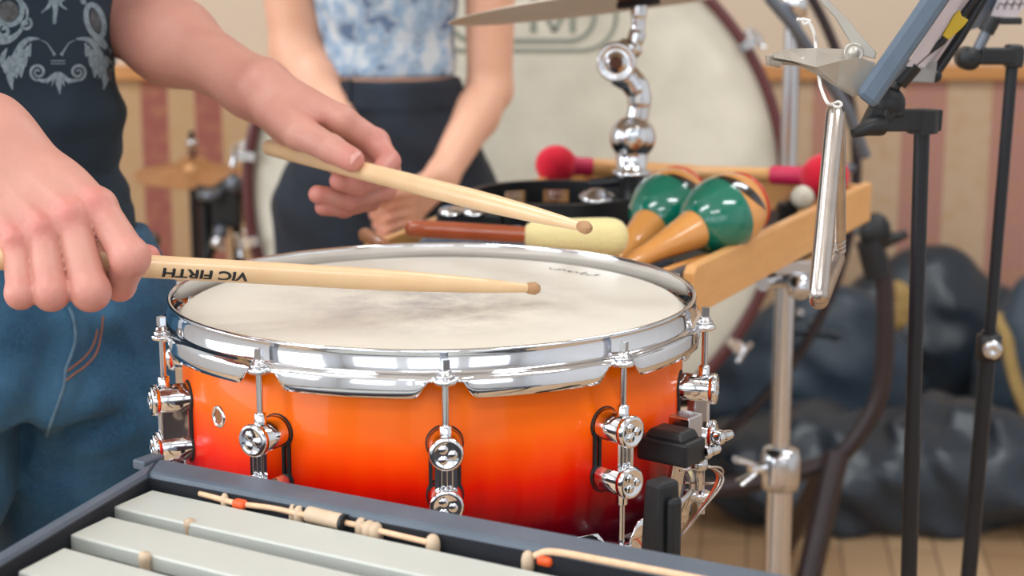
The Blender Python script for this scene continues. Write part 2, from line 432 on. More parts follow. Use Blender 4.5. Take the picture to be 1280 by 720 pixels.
# ------------------------------------------------------------------ the room
XL, XR, YF, YB, ZC = -2.7, 2.9, -2.6, 4.3, 2.9
def struct(o): o['kind'] = 'structure'; return o
def wall_mat():
    m = mat('striped_wallpaper', (212, 192, 170), .8)
    nt = m.node_tree; b = nt.nodes['Principled BSDF']
    tc = nt.nodes.new('ShaderNodeTexCoord'); g = nt.nodes.new('ShaderNodeNewGeometry')
    sx = nt.nodes.new('ShaderNodeSeparateXYZ'); nt.links.new(g.outputs['Position'], sx.inputs[0])
    mr = nt.nodes.new('ShaderNodeMapRange'); mr.inputs[1].default_value = XL; mr.inputs[2].default_value = XR
    nt.links.new(sx.outputs['X'], mr.inputs[0])
    r = nt.nodes.new('ShaderNodeValToRGB'); cr = r.color_ramp; cr.interpolation = 'CONSTANT'
    tan, red = lin((194, 160, 122)), lin((158, 92, 84)); pale, pink = lin((206, 178, 148)), lin((186, 136, 124))
    cr.elements[0].color = tan; cr.elements[1].position = 1; cr.elements[1].color = pale
    def st(x0, x1, c, back):
        for x, k in ((x0, c), (x1, back)):
            e = cr.elements.new((x - XL) / (XR - XL)); e.color = k
    for x0, x1 in ((-1.22, -1.17), (-1.09, -1.04), (-.909, -.856), (-.775, -.73), (-.2, -.15)): st(x0, x1, red, tan)
    for x0, x1 in ((.3, .36), (.722, .772), (.945, 1.047), (1.17, 1.27), (1.4, 1.5)): st(x0, x1, pink, pale)
    n = nt.nodes.new('ShaderNodeTexNoise'); n.inputs['Scale'].default_value = 26; n.inputs['Detail'].default_value = 2
    nt.links.new(g.outputs['Position'], n.inputs['Vector'])
    ms = nt.nodes.new('ShaderNodeMapRange'); ms.inputs[1].default_value = .45; ms.inputs[2].default_value = .7; ms.inputs[4].default_value = .35
    nt.links.new(n.outputs['Fac'], ms.inputs[0])
    mx = nt.nodes.new('ShaderNodeMix'); mx.data_type = 'RGBA'; nt.links.new(ms.outputs[0], mx.inputs[0])
    nt.links.new(mr.outputs[0], r.inputs[0]); nt.links.new(r.outputs[0], mx.inputs[6]); mx.inputs[7].default_value = lin((190, 146, 96))
    gt = nt.nodes.new('ShaderNodeMath'); gt.operation = 'GREATER_THAN'; gt.inputs[1].default_value = .83; nt.links.new(sx.outputs['Z'], gt.inputs[0])
    m2 = nt.nodes.new('ShaderNodeMix'); m2.data_type = 'RGBA'; nt.links.new(gt.outputs[0], m2.inputs[0]); nt.links.new(mx.outputs[2], m2.inputs[6])
    m2.inputs[7].default_value = lin((222, 202, 180)); nt.links.new(m2.outputs[2], b.inputs['Base Color'])
    return m
def floor_mat():
    m = mat('oak_plank_floor', (170, 138, 104), .45)
    nt = m.node_tree; b = nt.nodes['Principled BSDF']; g = nt.nodes.new('ShaderNodeNewGeometry')
    mp = nt.nodes.new('ShaderNodeMapping'); mp.inputs['Rotation'].default_value = (0, 0, R(98)); nt.links.new(g.outputs['Position'], mp.inputs[0])
    br = nt.nodes.new('ShaderNodeTexBrick'); br.inputs['Scale'].default_value = 1; br.inputs['Brick Width'].default_value = 1.1; br.inputs['Row Height'].default_value = .09
    br.inputs['Mortar Size'].default_value = .002; br.inputs['Color1'].default_value = lin((196, 164, 128)); br.inputs['Color2'].default_value = lin((170, 136, 102)); br.inputs['Mortar'].default_value = lin((110, 84, 62))
    nt.links.new(mp.outputs[0], br.inputs['Vector']); nt.links.new(br.outputs[0], b.inputs['Base Color'])
    return m
M['wall'] = wall_mat(); M['floor'] = floor_mat()
M['plain_wall'] = mat('pale_grey_plaster', (216, 220, 224), .85, noise=((206, 210, 216), 3, .3))
M['ceiling'] = mat('white_ceiling', (236, 234, 230), .9, noise=((228, 226, 222), 3, .3))
M['trim'] = mat('orange_wood_rail', (212, 152, 92), .5, noise=((196, 134, 74), 20, .3))
M['frame_white'] = mat('white_window_frame', (232, 232, 230), .4, noise=((224, 224, 222), 10, .3))
def emit(name, rgb, s):
    m = bpy.data.materials.new(name); m.use_nodes = True; nt = m.node_tree; nt.nodes.clear()
    e = nt.nodes.new('ShaderNodeEmission'); e.inputs[0].default_value = lin(rgb); e.inputs[1].default_value = s
    o = nt.nodes.new('ShaderNodeOutputMaterial'); nt.links.new(e.outputs[0], o.inputs[0]); return m
T = .1
struct(MB().box(((XL + XR) / 2, (YF + YB) / 2, -T / 2), (XR - XL + 2 * T, YB - YF + 2 * T, T)).build('floor', M['floor']))
struct(MB().box(((XL + XR) / 2, (YF + YB) / 2, ZC + T / 2), (XR - XL + 2 * T, YB - YF + 2 * T, T)).build('ceiling', M['ceiling']))
struct(MB().box(((XL + XR) / 2, YB + T / 2, ZC / 2), (XR - XL + 2 * T, T, ZC)).build('wall_back', M['wall']))
struct(MB().box((XR + T / 2, (YF + YB) / 2, ZC / 2), (T, YB - YF, ZC)).build('wall_right', M['plain_wall']))
struct(MB().box(((XL + XR) / 2, YB - .012, .833), (XR - XL, .024, .036)).build('trim_1', M['trim'], bevel=.004))
struct(MB().box(((XL + XR) / 2, YB - .009, .045), (XR - XL, .018, .09)).build('baseboard_back', M['trim'], bevel=.004))
# walls with window openings: front (behind the camera) and left
def holed(name, horizontal, fixed, a0, a1, holes, z0, z1):
    mb = MB(); cuts = sorted(holes)
    def bx(p0, p1, q0, q1):
        c = ((p0 + p1) / 2, (q0 + q1) / 2)
        mb.box((c[0], fixed, c[1]) if horizontal else (fixed, c[0], c[1]), (p1 - p0, T, q1 - q0) if horizontal else (T, p1 - p0, q1 - q0))
    bx(a0, a1, 0, z0); bx(a0, a1, z1, ZC); x = a0
    for h0, h1 in cuts: bx(x, h0, z0, z1); x = h1
    bx(x, a1, z0, z1)
    struct(mb.build(name, M['plain_wall']))
FW = [(-2.2, -.9), (-.55, .75), (1.1, 2.4)]; LW = [(-1.6, -.2), (.4, 1.8)]
holed('wall_front', True, YF - T / 2, XL, XR, FW, .95, 2.4)
holed('wall_left', False, XL - T / 2, YF, YB, LW, .95, 2.4)
GL = mat('window_glass', (255, 255, 255), 0, trans=1); GL.node_tree.nodes['Principled BSDF'].inputs['IOR'].default_value = 1.02
wi = 0
def area(name, loc, rot, sx, sy, power, col):
    l = bpy.data.lights.new(name, 'AREA'); l.shape = 'RECTANGLE'; l.size = sx; l.size_y = sy; l.energy = power; l.color = col
    o = bpy.data.objects.new(name, l); COL.objects.link(o); o.location = loc; o.rotation_euler = rot; return o
for hor, hs in ((True, FW), (False, LW)):
    for h0, h1 in hs:
        wi += 1; f = MB(); c = (h0 + h1) / 2; zc = 1.675; w = h1 - h0
        for p, q, a, b in ((c, .975, w, .05), (c, 2.375, w, .05), (h0 + .025, zc, .05, 1.35), (h1 - .025, zc, .05, 1.35), (c, zc, .05, 1.35)):
            f.box((p, YF - .05, q) if hor else (XL - .05, p, q), (a, .06, b) if hor else (.06, a, b))
        e = bpy.data.objects.new('window_%d' % wi, None); COL.objects.link(e); e.location = (c, YF - .05, .95) if hor else (XL - .05, c, .95); struct(e)
        f.build('window_frame', M['frame_white'], e)
        MB().box((c, YF - .05, zc) if hor else (XL - .05, c, zc), (w, .004, 1.4) if hor else (.004, w, 1.4)).build('window_pane', GL, e)
        # daylight entering through this window
        if hor: area('window_daylight', (c, YF + .01, zc), (R(90), 0, 0), w, 1.4, 8, (.86, .93, 1))
        else: area('window_daylight', (XL + .01, c, zc), (0, R(-90), 0), 1.4, w, 34, (.88, .94, 1))
CE = emit('lamp_diffuser', (255, 250, 240), 1.5)
for (x, y) in ((-1.3, .3), (1.3, .3), (-1.3, 2.4), (1.3, 2.4), (0, -1.4)):
    e = thing('ceiling_light', (x, y, ZC - .08), 'long white ceiling light panel above the %s' % {(-1.3, .3): 'drummer side near the left windows', (1.3, .3): 'music stands side of the room', (-1.3, 2.4): 'far left corner by the wallpaper', (1.3, 2.4): 'far right corner over the gig bags', (0, -1.4): 'space behind the camera'}[(x, y)], 'ceiling light', 'ceiling light panels')
    MB().box((x, y, ZC - .04), (1.3, .36, .08)).build('housing', M['frame_white'], e, bevel=.006)
    MB().box((x, y, ZC - .082), (1.2, .28, .006)).build('diffuser', CE, e)
    area('ceiling_lamp', (x, y, ZC - .09), (0, 0, 0), 1.2, .28, 21, (.93, .97, 1))
w = bpy.data.worlds.new('world'); scene.world = w; w.use_nodes = True
bg = w.node_tree.nodes['Background']; bg.inputs[0].default_value = (.85, .92, 1, 1); bg.inputs[1].default_value = .8

# ------------------------------------------------------------------ snare drum
DC = V((-.0552, 1.209, .7745)); RIM = .157
drum = thing('snare_drum', DC, 'orange to dark red snare drum with chrome hoops and ten lugs', 'snare drum')
MB().lathe((0, 0, 0), (0, 0, 1), [(.014, .168), (.014, .1745), (.015, .175), (.144, .175), (.1455, .1735), (.1455, .168), (.014, .168)], 160).build('shell', M['shell'], drum, local=True)
LUG0 = 4.6
phis = [LUG0 + 36 * i for i in range(10)]
def hoop(top):
    mb = MB(); n = 480; prof = []
    vs = []; K = None
    for i in range(n):
        t = 360 * i / n; dmin = min(abs((t - p + 180) % 360 - 180) for p in phis)
        s = 1 - max(0, min(1, (dmin - 2.2) / 3.6)); s = s * s * (3 - 2 * s)
        zb = .128 + .0125 * s; ro = .1890 + .0015 * s; rb = .1896 + .0005 * s
        bead = [(.1822 + .0016 * math.cos(a), .1556 + .0016 * math.sin(a)) for a in (R(200), R(140), R(90), R(45), R(0), R(-50))]
        pr = bead + [(.1836, .1525), (.1838, .1440), (.1850, .1426), (.1865, .1422), (ro - .0016, .1414), (ro - .0003, .1398), (ro, .1385), (rb, (zb + .1385) / 2), (rb + .0002, zb + .0004), (rb - .0012, zb), (ro - .0022, .1378 + .002 * s), (.1862, .1398), (.1835, .1400), (.1808, .1425), (.1806, .1535)]
        K = len(pr); a = R(t - 90)
        for r_, z_ in pr:
            z2 = z_ if top else (.1600 - z_ - .0)
            vs.append((r_ * math.cos(a), r_ * math.sin(a), z2))
    fs = [(i * K + k, ((i + 1) % n) * K + k, ((i + 1) % n) * K + (k + 1) % K, i * K + (k + 1) % K) for i in range(n) for k in range(K)]
    if not top: fs = [f[::-1] for f in fs]
    mb.add(vs, fs)
    for p in phis:   # ears that take the tension rods
        a = R(p - 90); d = V((math.cos(a), math.sin(a), 0)); z = .1395 if top else .0205
        mb.lathe(d * .1915 + V((0, 0, z - .0018)), (0, 0, 1), [(0, .001), (0, .0062), (.0008, .0072), (.003, .0072), (.0038, .0062), (.0038, .001)], 24)
        mb.lathe(d * .1875 + V((0, 0, z - .0018)), (0, 0, 1), [(0, .001), (0, .0085), (.003, .0085), (.0036, .008), (.0036, .001)], 24)
    return mb
hoop(True).build('top_hoop', M['chrome'], drum, local=True)
hoop(False).build('bottom_hoop', M['chrome'], drum, local=True)
hd = MB().lathe((0, 0, .1475), (0, 0, 1), [(0, .0), (0, .06), (0, .12), (.0001, .170), (-.001, .1735), (-.004, .176), (-.006, .1795), (-.008, .1795)], 128).build('batter_head', M['snare_head'], drum, local=True)
MB().lathe((0, 0, .0), (0, 0, 1), [(.0125, 0), (.0125, .12), (.0122, .170), (.0125, .1735), (.016, .178), (.02, .1795)], 128).build('resonant_head', M['paper'], drum, local=True)
# small script marks on the head, printed along its edge
def script(name, ang0, ang1, rr, hgt, parent, m):
    mb = MB(); random.seed(5); N = 70; pts = []
    for i in range(N):
        t = i / (N - 1); a = R(ang0 + (ang1 - ang0) * t - 90)
        r_ = rr + hgt * .5 * math.sin(t * 46) * (1 - .5 * t) + hgt * .35 * math.sin(t * 19 + 1) + (hgt * .9 if i % 17 == 3 else 0)
        pts.append(V((r_ * math.cos(a), r_ * math.sin(a), .1479)))
    for i in range(N - 1):
        d = (pts[i + 1] - pts[i]).normalized(); q = V((-d.y, d.x, 0)) * (.00035 if i % 5 else .0007)
        mb.add([pts[i] - q, pts[i + 1] - q, pts[i + 1] + q, pts[i] + q], [(0, 1, 2, 3)], False)
    return mb.build(name, m, parent, local=True)
script('script_mark', 128, 146, .148, .005, hd, M['ink']); script('script_mark', -42, -30, .158, .004, hd, mat('worn_ink', (120, 112, 104), .6, noise=((160, 150, 138), 200, .2)))

def make_lug():
    e = bpy.data.objects.new('lug', None)
    for zc in (.106, .074):
        pass
    g = MB()
    for zc in (.0965, .0635):
        g.lathe((.1738, 0, zc), (1, 0, 0), [(0, .001), (0, .0118), (.0018, .0118), (.0022, .011)], 28)
    for y in (-.0088, .0088): g.box((.1752, y, .080), (.0022, .0022, .028))
    b = MB()
    for zc in (.0965, .0635):
        b.lathe((.174, 0, zc), (1, 0, 0), [(0, .0102), (.0205, .0098), (.0212, .0090), (.0218, .0090), (.0222, .0105), (.0250, .0107), (.0266, .0099), (.0272, .0083), (.0268, .0077), (.0268, .0001)], 36)
        for k in range(3):
            a = R(90 + 120 * k + 30); b.lathe((.2006, .0038 * math.cos(a), zc + .0038 * math.sin(a)), (1, 0, 0), [(0, .0030), (.0009, .0027), (.0009, .0001)], 16)
    b.box((.1845, 0, .080), (.020, .0135, .030))
    for y in (-.0032, 0, .0032): b.cyl((.1945, y, .069), (.1945, y, .091), .0011, n=8)
    b.lathe((.1915, 0, .105), (0, 0, 1), [(0, .0038), (.007, .0038), (.0078, .0030), (.0078, .0001)], 20)
    b.lathe((.1915, 0, .055), (0, 0, -1), [(0, .0038), (.007, .0038), (.0078, .0030), (.0078, .0001)], 20)
    lug = b.build('lug', M['chrome'], drum, local=True)
    g.build('gasket', M['rubber'], lug, local=True)
    for s in (1, -1):
        z = lambda q: .085 + s * (q - .085)
        r = MB().cyl((.1915, 0, .105), (.1915, 0, .1425), .0021, n=12) if s > 0 else MB().cyl((.1915, 0, .055), (.1915, 0, .0185), .0021, n=12)
        zt = .1432 if s > 0 else .1492
        d = (0, 0, s)
        zz = .1415 if s > 0 else .17 - .0155
        base = .1415 if s > 0 else .0185 - .0
        r.lathe((.1915, 0, base), d, [(0, .001), (0, .0054), (.0012, .0056), (.0022, .0052), (.0024, .0042), (.0042, .0040), (.0052, .0030), (.0056, .0024)], 20)
        r.box((.1915, 0, base + s * .0085), (.0044, .0044, .0062), Matrix.Rotation(R(20), 3, 'Z'))
        r.build('tension_rod', M['chrome_soft'], lug, local=True)
    return lug
lug = make_lug()
for i, p in enumerate(phis):
    o = lug if i == 0 else copy_tree(lug, drum)
    o.rotation_euler = (0, 0, R(p - 90))
def rad(p, r, z): a = R(p - 90); return V((r * math.cos(a), r * math.sin(a), z))
MB().lathe(rad(-50, .1735, .0955), rad(-50, 1, 0), [(.0005, .0075), (.0016, .0078), (.0028, .0066), (.0026, .0052), (.0012, .0046), (-.001, .0044)], 28).build('air_vent', M['chrome'], drum, local=True)
MB().lathe(rad(-50, .1750, .0955), rad(-50, 1, 0), [(.0004, .0044), (.0004, .0001)], 20).build('vent_hole', M['brown_wood'], drum, local=True)
# snare strainer: black block, thumb screws, strap and cords
sp = 53; fr_ = Matrix.Rotation(R(sp - 90), 3, 'Z')
s = MB(); s.box(rad(sp, .1975, .0765), (.038, .024, .016), fr_); s.box(rad(sp, .198, .087), (.030, .022, .006), fr_, .8)
strn = s.build('strainer', M['blackplastic'], drum, bevel=.002, local=True)
t = MB()
for dy, dz in ((.006, .0735), (.022, .0795)):
    c = rad(sp, .214, dz) + fr_ @ V((0, dy + .006, 0))
    t.lathe(c, fr_ @ V((.25, 1, 0)), [(0, .0048), (.004, .0052), (.005, .0040), (.010, .0036), (.014, .0030), (.015, .0022), (.0155, .0001)], 18)
t.build('thumb_screw', M['chrome'], strn, local=True)
k = MB(); k.box(rad(sp + 8, .188, .052), (.004, .016, .052), fr_ @ Matrix.Rotation(R(10), 3, 'Y')); k.box(rad(sp + 9, .192, .078), (.016, .018, .026), fr_)
k.build('strainer_bracket', M['chrome_soft'], strn, bevel=.001, local=True)
c_ = MB(); A = rad(sp + 6, .207, .078)
c_.lathe(A + V((0, 0, -.0)), (0, 0, -1), [(0, .0030), (.012, .0030), (.013, .0055), (.019, .0058), (.020, .0034), (.028, .0030), (.034, .0018)], 16)
c_.build('strainer_screw', M['chrome_soft'], strn, local=True)
for q in range(3):
    w0 = spline([rad(sp + 5, .205, .066), rad(sp + 10, .214 + .002 * q, .050), rad(sp + 5, .205 + .003 * q, .024 + .004 * q), rad(sp + 1, .193, .004), rad(sp - 3, .18, .006)])
    MB().tube(w0, .0009, 8).build('snare_cord', M['steel'] if q else M['orange_rubber'], strn, local=True)
MB().tube(spline([rad(sp + 2, .2, .06), rad(sp + 9, .217, .058), rad(sp + 11, .212, .045), rad(sp + 4, .2, .05)]), .0008, 8).build('snare_cord', M['steel'], strn, local=True)

# snare stand that carries the drum
st = thing('snare_stand', (DC.x, DC.y, 0), 'three armed basket stand with black rubber grips under the orange snare drum', 'drum stand')
mb = MB(); mb.cyl((DC.x, DC.y, .12), (DC.x, DC.y, .42), .014); mb.cyl((DC.x, DC.y, .42), (DC.x, DC.y, .66), .0105); mb.lathe((DC.x, DC.y, .40), (0, 0, 1), [(0, .02), (.05, .02), (.05, .012)], 24)
mb.build('centre_tube', M['chrome_soft'], st)
MB().ball((DC.x, DC.y, .67), .026).build('hub', M['blackmetal'], st)
for p in (39.5, 150, 230):
    o = V((DC.x, DC.y, 0)); d = rad(p, 1, 0)
    MB().tube(spline([o + V((0, 0, .67)), o + d * .08 + V((0, 0, .69)), o + d * .19 + V((0, 0, .745)), o + d * .226 + V((0, 0, .765)), o + d * .228 + V((0, 0, .80))]), .006, 12).build('basket_arm', M['blackmetal'], st)
    fr2 = Matrix.Rotation(R(p - 90), 3, 'Z')
    g = MB(); g.box(o + d * .231 + V((0, 0, .800)), (.020, .024, .098), fr2, .72); g.box(o + d * .212 + V((0, 0, .760)), (.05, .018, .012), fr2)
    g.box(o + d * .242 + V((0, 0, .805)), (.006, .010, .07), fr2)
    g.build('rubber_grip', M['rubber'], st, bevel=.003)
for p in (20, 140, 260):
    o = V((DC.x, DC.y, 0)); d = rad(p, 1, 0)
    MB().tube([o + V((0, 0, .36)) + d * .015, o + d * .18 + V((0, 0, .14)), o + d * .3 + V((0, 0, .015))], .008, 10).build('leg', M['chrome_soft'], st)

# ------------------------------------------------------------------ bar percussion in front
RZ = .86
A_, B_, C_ = atz(198, 571, RZ), atz(960, 712, RZ), atz(0, 687, RZ)
dAB = (B_ - A_).normalized(); dAC = (C_ - A_).normalized()
ZV = V((0, 0, 1)); nAB = V((dAB.y, -dAB.x, 0)); nAC = V((-dAC.y, dAC.x, 0))   # both point inside
far = A_ + dAB * .62; left = A_ + dAC * .46
gl = thing('vibraphone', (0.05, .75, 0), 'vibraphone with grey metal bars in a black frame, before the snare drum', 'vibraphone')
far2 = far - V((.16, .30, 0)); QD = [A_, far, far2, left]
def inset(*w):
    out = []; c = sum(QD, V((0, 0, 0))) / 4
    ln = []
    for i in range(4):
        p, q = QD[i], QD[(i + 1) % 4]; d = (q - p).normalized(); n = V((-d.y, d.x, 0))
        if n.dot(c - p) < 0: n = -n
        ln.append((p + n * w[i], d))
    for i in range(4):
        (p, d), (q, e) = ln[i - 1], ln[i]; den = d.x * e.y - d.y * e.x; t = ((q.x - p.x) * e.y - (q.y - p.y) * e.x) / den
        out.append(p + d * t)
    return out
IN, IN2 = inset(.027, .0095, .027, .0085), inset(.0285, .011, .0285, .010)
for i, nm in enumerate(('long_rail', 'end_rail', 'long_rail', 'end_rail')):
    k = (i + 1) % 4
    MB().prism([(p.x, p.y) for p in (QD[i], QD[k], IN[k], IN[i])], RZ - .07, RZ).build(nm, M['greyrail'], gl, bevel=.0035)
mb = MB()
for i in range(4):
    k = (i + 1) % 4; mb.prism([(p.x, p.y) for p in (IN[i], IN[k], IN2[k], IN2[i])], RZ - .068, RZ - .0035)
poly = IN
mb.add([p - ZV * .06 for p in poly] + [p - ZV * .07 for p in poly], [(0, 1, 2, 3), (7, 6, 5, 4)], False)
mb.build('inner_lining', M['inner_dark'], gl)
BZ = .852
ends = [((190, 612), (141, 633)), ((136, 645), (87, 668)), ((80, 684), (22, 714)), ((10, 730), (-50, 764))]
far_dir = [R(-30.9), R(-31.7), R(-33), R(-34.2), R(-35.5)]
L = .46
for i, (f_, n_) in enumerate(ends):
    P, Q = atz(*f_, BZ), atz(*n_, BZ)
    a, b = far_dir[i], R(math.degrees(far_dir[i + 1]) + .9)
    P2 = P + V((math.cos(a), math.sin(a), 0)) * (L - .02 * i); Q2 = Q + V((math.cos(b), math.sin(b), 0)) * (L - .02 * i)
    o_ = MB().add([P, P2, Q2, Q] + [p - ZV * .0095 for p in (P, P2, Q2, Q)], [(3, 2, 1, 0), (4, 5, 6, 7), (0, 1, 5, 4), (1, 2, 6, 5), (2, 3, 7, 6), (3, 0, 4, 7)], False)
    o_.build('bar', M['aluminium'], gl, bevel=.0012)
for u, v in ((237, 656), (181, 698)):
    p = atz(u, v, BZ - .002)
    mb = MB(); mb.lathe(p - ZV * .012, ZV, [(0, .003), (.010, .003), (.012, .0036), (.015, .003), (.016, .0005)], 14); mb.build('bar_post', M['post_rubber'], gl)
# cord with posts and tubes along the far side of the bars
def cz(u, v): return atz(u, v + 1, .8532)
path = [cz(250, 616), cz(283, 625), cz(300, 629), cz(340, 634), cz(372, 641), cz(395, 645), cz(430, 652), cz(458, 658), cz(480, 664), cz(535, 677)]
MB().tube(spline(path, 6), .0017, 10).build('cord', M['cord'], gl)
MB().tube(spline([atz(668, 695, .855), atz(692, 690, .8585), atz(765, 703, .8585), atz(865, 722, .8585), atz(965, 742, .8585)], 6), .0020, 10).build('cord', M['cord'], gl)
MB().cyl(cz(386, 642), cz(428, 652), .0048).build('rubber_tube', M['post_rubber'], gl, bevel=.001)
MB().cyl(cz(428, 652), cz(432, 653), .005).build('rubber_tube_end', M['rubber'], gl)
for u, v, r_ in ((374, 640, .0042), (366, 638, .003), (452, 655, .0048), (462, 659, .0056), (470, 661, .005), (541, 676, .0050), (281, 624, .003), (297, 620, .0042), (678, 690, .0058), (660, 697, .0045)):
    r_ *= .8; MB().lathe(cz(u, v) - ZV * .008, ZV, [(0, r_ * .7), (.003, r_), (.008, r_), (.0105, r_ * .8), (.012, r_ * .4), (.0122, 0)], 16).build('cord_post', M['post_rubber'] if u not in (297, 678) else M['ivory'], gl)
for u, v in ((300, 629), (682, 700)):
    MB().box(cz(u, v) , (.009, .006, .0055), Matrix.Rotation(R(-30), 3, 'Z')).build('orange_sleeve', M['orange_rubber'], gl, bevel=.002)
for u, v in ((312, 614), (322, 616)): MB().ball(atz(u, v, .853), .0032).build('screw_head', M['ivory'], gl)
ctr = (A_ + far + far2 + left) / 4
for sx, sy in ((A_.lerp(ctr, .15), 0), (far.lerp(ctr, .15), 0), (far2.lerp(ctr, .15), 0), (left.lerp(ctr, .15), 0)):
    MB().tube([V((sx.x, sx.y, .79)), V((sx.x, sx.y, .0))], .012, 12).build('leg', M['blackmetal'], gl)
MB().box(atz(186, 577, .858) , (.018, .010, .006), Matrix.Rotation(R(58), 3, 'Z')).build('corner_cap', M['greyrail'], gl, bevel=.001)
# ------------------------------------------------------------------ drumsticks
M['worn_tip'] = mat('worn_stick_tip', (190, 146, 104), .5, noise=((160, 118, 82), 90, .3))
def stick(name, butt, tip, label):
    d = tip - butt; L = d.length
    pr = [(0, .0015), (.002, .0052), (.006, .0071), (.03, .0073), (L - .13, .0073), (L - .10, .0069), (L - .06, .0057), (L - .03, .0043), (L - .014, .0033), (L - .011, .0032), (L - .008, .0042), (L - .004, .0045), (L - .001, .0030), (L, .0004)]
    e = thing(name, (butt + tip) / 2, label, 'drumstick', 'pair of wooden drumsticks')
    MB().lathe(butt, d, [p for p in pr if p[0] <= L - .011], 28).build('shaft', M['hickory'], e)
    MB().lathe(butt, d, [p for p in pr if p[0] >= L - .011], 24).build('tip', M['worn_tip'], e)
    return e
S1 = at(185, 333, 1.08); S2 = at(675, 361, 1.2); sd = (S2 - S1).normalized()
RB, RT = S2 - sd * .407, S2
sr = stick('drumstick', RB, RT, 'near wooden drumstick with black lettering, held low over the drum head')
LB, LT = at(333, 183, 1.48), at(738, 286, 1.165)
sl = stick('drumstick', LB, LT, 'far wooden drumstick in the raised left hand, pointing down to the right')
# lettering wrapped round the near stick, read from the tip side
def text_mesh(txt, size, bold=0):
    c = bpy.data.curves.new('lettering', 'FONT'); c.body = txt; c.size = size; c.offset = bold; c.fill_mode = 'BOTH'
    o = bpy.data.objects.new('lettering_source', c); COL.objects.link(o)
    dg = bpy.context.evaluated_depsgraph_get(); dg.update(); me = bpy.data.meshes.new_from_object(o.evaluated_get(dg))
    import bmesh
    bm = bmesh.new(); bm.from_mesh(me)
    for k in range(1, 10): bmesh.ops.bisect_plane(bm, geom=bm.verts[:] + bm.edges[:] + bm.faces[:], plane_co=(0, size * .08 * k, 0), plane_no=(0, 1, 0))
    bm.to_mesh(me); bm.free()
    vs = [v.co.copy() for v in me.vertices]; fs = [tuple(p.vertices) for p in me.polygons]
    bpy.data.objects.remove(o); bpy.data.curves.remove(c); bpy.data.meshes.remove(me)
    return vs, fs
vs, fs = text_mesh('VIC FIRTH', .0086, .00030)
wd = max(v.x for v in vs); hg = max(v.y for v in vs)
# camera-facing side of the shaft
side = (V((0, -1, .12)) - sd * V((0, -1, .12)).dot(sd)).normalized(); upv = sd.cross(side)
if upv.z < 0: upv = -upv
V0 = (at(311, 342, 1.1) - RB).dot(sd); H0 = (at(202, 336, 1.08) - RB).dot(sd)
mb = MB(); out = []
for v in vs:
    ax = V0 + (H0 - V0) * v.x / wd
    t = -(v.y - hg / 2) / .0073 - .42         # upside down, slightly under the stick's middle
    q = side * math.cos(t) + upv * math.sin(t)
    out.append(RB + sd * ax + q * (.0073 + .00020))
mb.add(out, fs, False).build('lettering', M['ink'], sr)

# ------------------------------------------------------------------ trap tray
TZ = .882
FR = atz(1090, 228, TZ); NR = atz(868, 334, TZ)
u_ = (NR - FR).normalized(); TL = (NR - FR).length; w_ = V((u_.y, -u_.x, 0))
if w_.x > 0: w_ = -w_
TW = .38; TB = .04; zf = TZ - TB
def T_(a, b, z): return FR + u_ * a + w_ * b + V((0, 0, z - TZ))
fu = Matrix((u_, V((-u_.y, u_.x, 0)), ZV)).transposed()
tray = thing('percussion_tray', (T_(TL / 2, TW / 2, 0)), 'light wooden percussion tray on a chrome pole behind the snare drum', 'tray')
tray.location.z = zf
# right board with a stepped near end
bd = MB(); fb = Matrix((u_, ZV, u_.cross(ZV))).transposed()
prf = [(0, 0), (0, -TB - .006), (TL, -TB - .006), (TL, -.006), (TL - .008, 0)]
bd.prism(prf, -.0055, .0055, fb, FR + w_ * .0055); bd.build('side_board', M['tray_wood'], tray, bevel=.0015)
MB().prism([(0, 0), (0, -TB - .006), (TL, -TB - .006), (TL, -.022), (TL * .4, -.004)], -.0055, .0055, fb, FR + w_ * (TW - .0055)).build('side_board', M['tray_wood'], tray, bevel=.0015)
MB().box(T_(.0055, TW / 2, TZ - TB / 2 - .003), (.011, TW - .02, TB), fu).build('end_board', M['tray_wood'], tray, bevel=.0015)
MB().box(T_(TL - .006, TW / 2, TZ - TB / 2 - .014), (.011, TW - .02, TB - .022), fu).build('end_board', M['tray_wood'], tray, bevel=.0015)
MB().box(T_(TL / 2, TW / 2, zf - .004), (TL - .01, TW - .012, .008), fu).build('tray_floor', M['rubber'], tray)
# burnt maker's mark on the board, too faint to read
mb = MB(); pA = FR + u_ * .205 - w_ * .0003 - ZV * .026
for i in range(6):
    x = i * .0085; p = pA - u_ * x
    mb.tube([p + ZV * (.004 * math.sin(i * 2.1)), p + ZV * (.012 + .002 * math.cos(i * 3)) - u_ * .004, p + ZV * .004 - u_ * .008], .0006, 6)
mb.build('burnt_mark', M['brown_wood'], tray)
tpz = T_(.26, .020, 0)
pole = thing('tray_stand', (tpz.x, tpz.y, 0), 'chrome pole stand with wing clamp holding up the wooden tray', 'stand')
MB().cyl((tpz.x, tpz.y, .60), (tpz.x, tpz.y, zf - .012), .0095).build('upper_tube', M['chrome_soft'], pole)
MB().cyl((tpz.x, tpz.y, .06), (tpz.x, tpz.y, .61), .0145).build('lower_tube', M['chrome_soft'], pole)
mb = MB(); mb.lathe((tpz.x, tpz.y, .575), (0, 0, 1), [(0, .0145), (0, .020), (.01, .022), (.035, .022), (.045, .019), (.046, .0095)], 28)
mb.build('height_clamp', M['chrome_soft'], pole)
mb = MB(); p0 = V((tpz.x, tpz.y, .60)); mb.cyl(p0, p0 + V((-.035, -.012, 0)), .006); mb.tube([p0 + V((-.030, -.012, .006)), p0 + V((-.052, -.02, .014))], [.005, .008], 12, flat=.5); mb.tube([p0 + V((-.030, -.012, -.004)), p0 + V((-.048, -.02, -.014))], [.005, .008], 12, flat=.5)
mb.build('wing_screw', M['chrome'], pole)
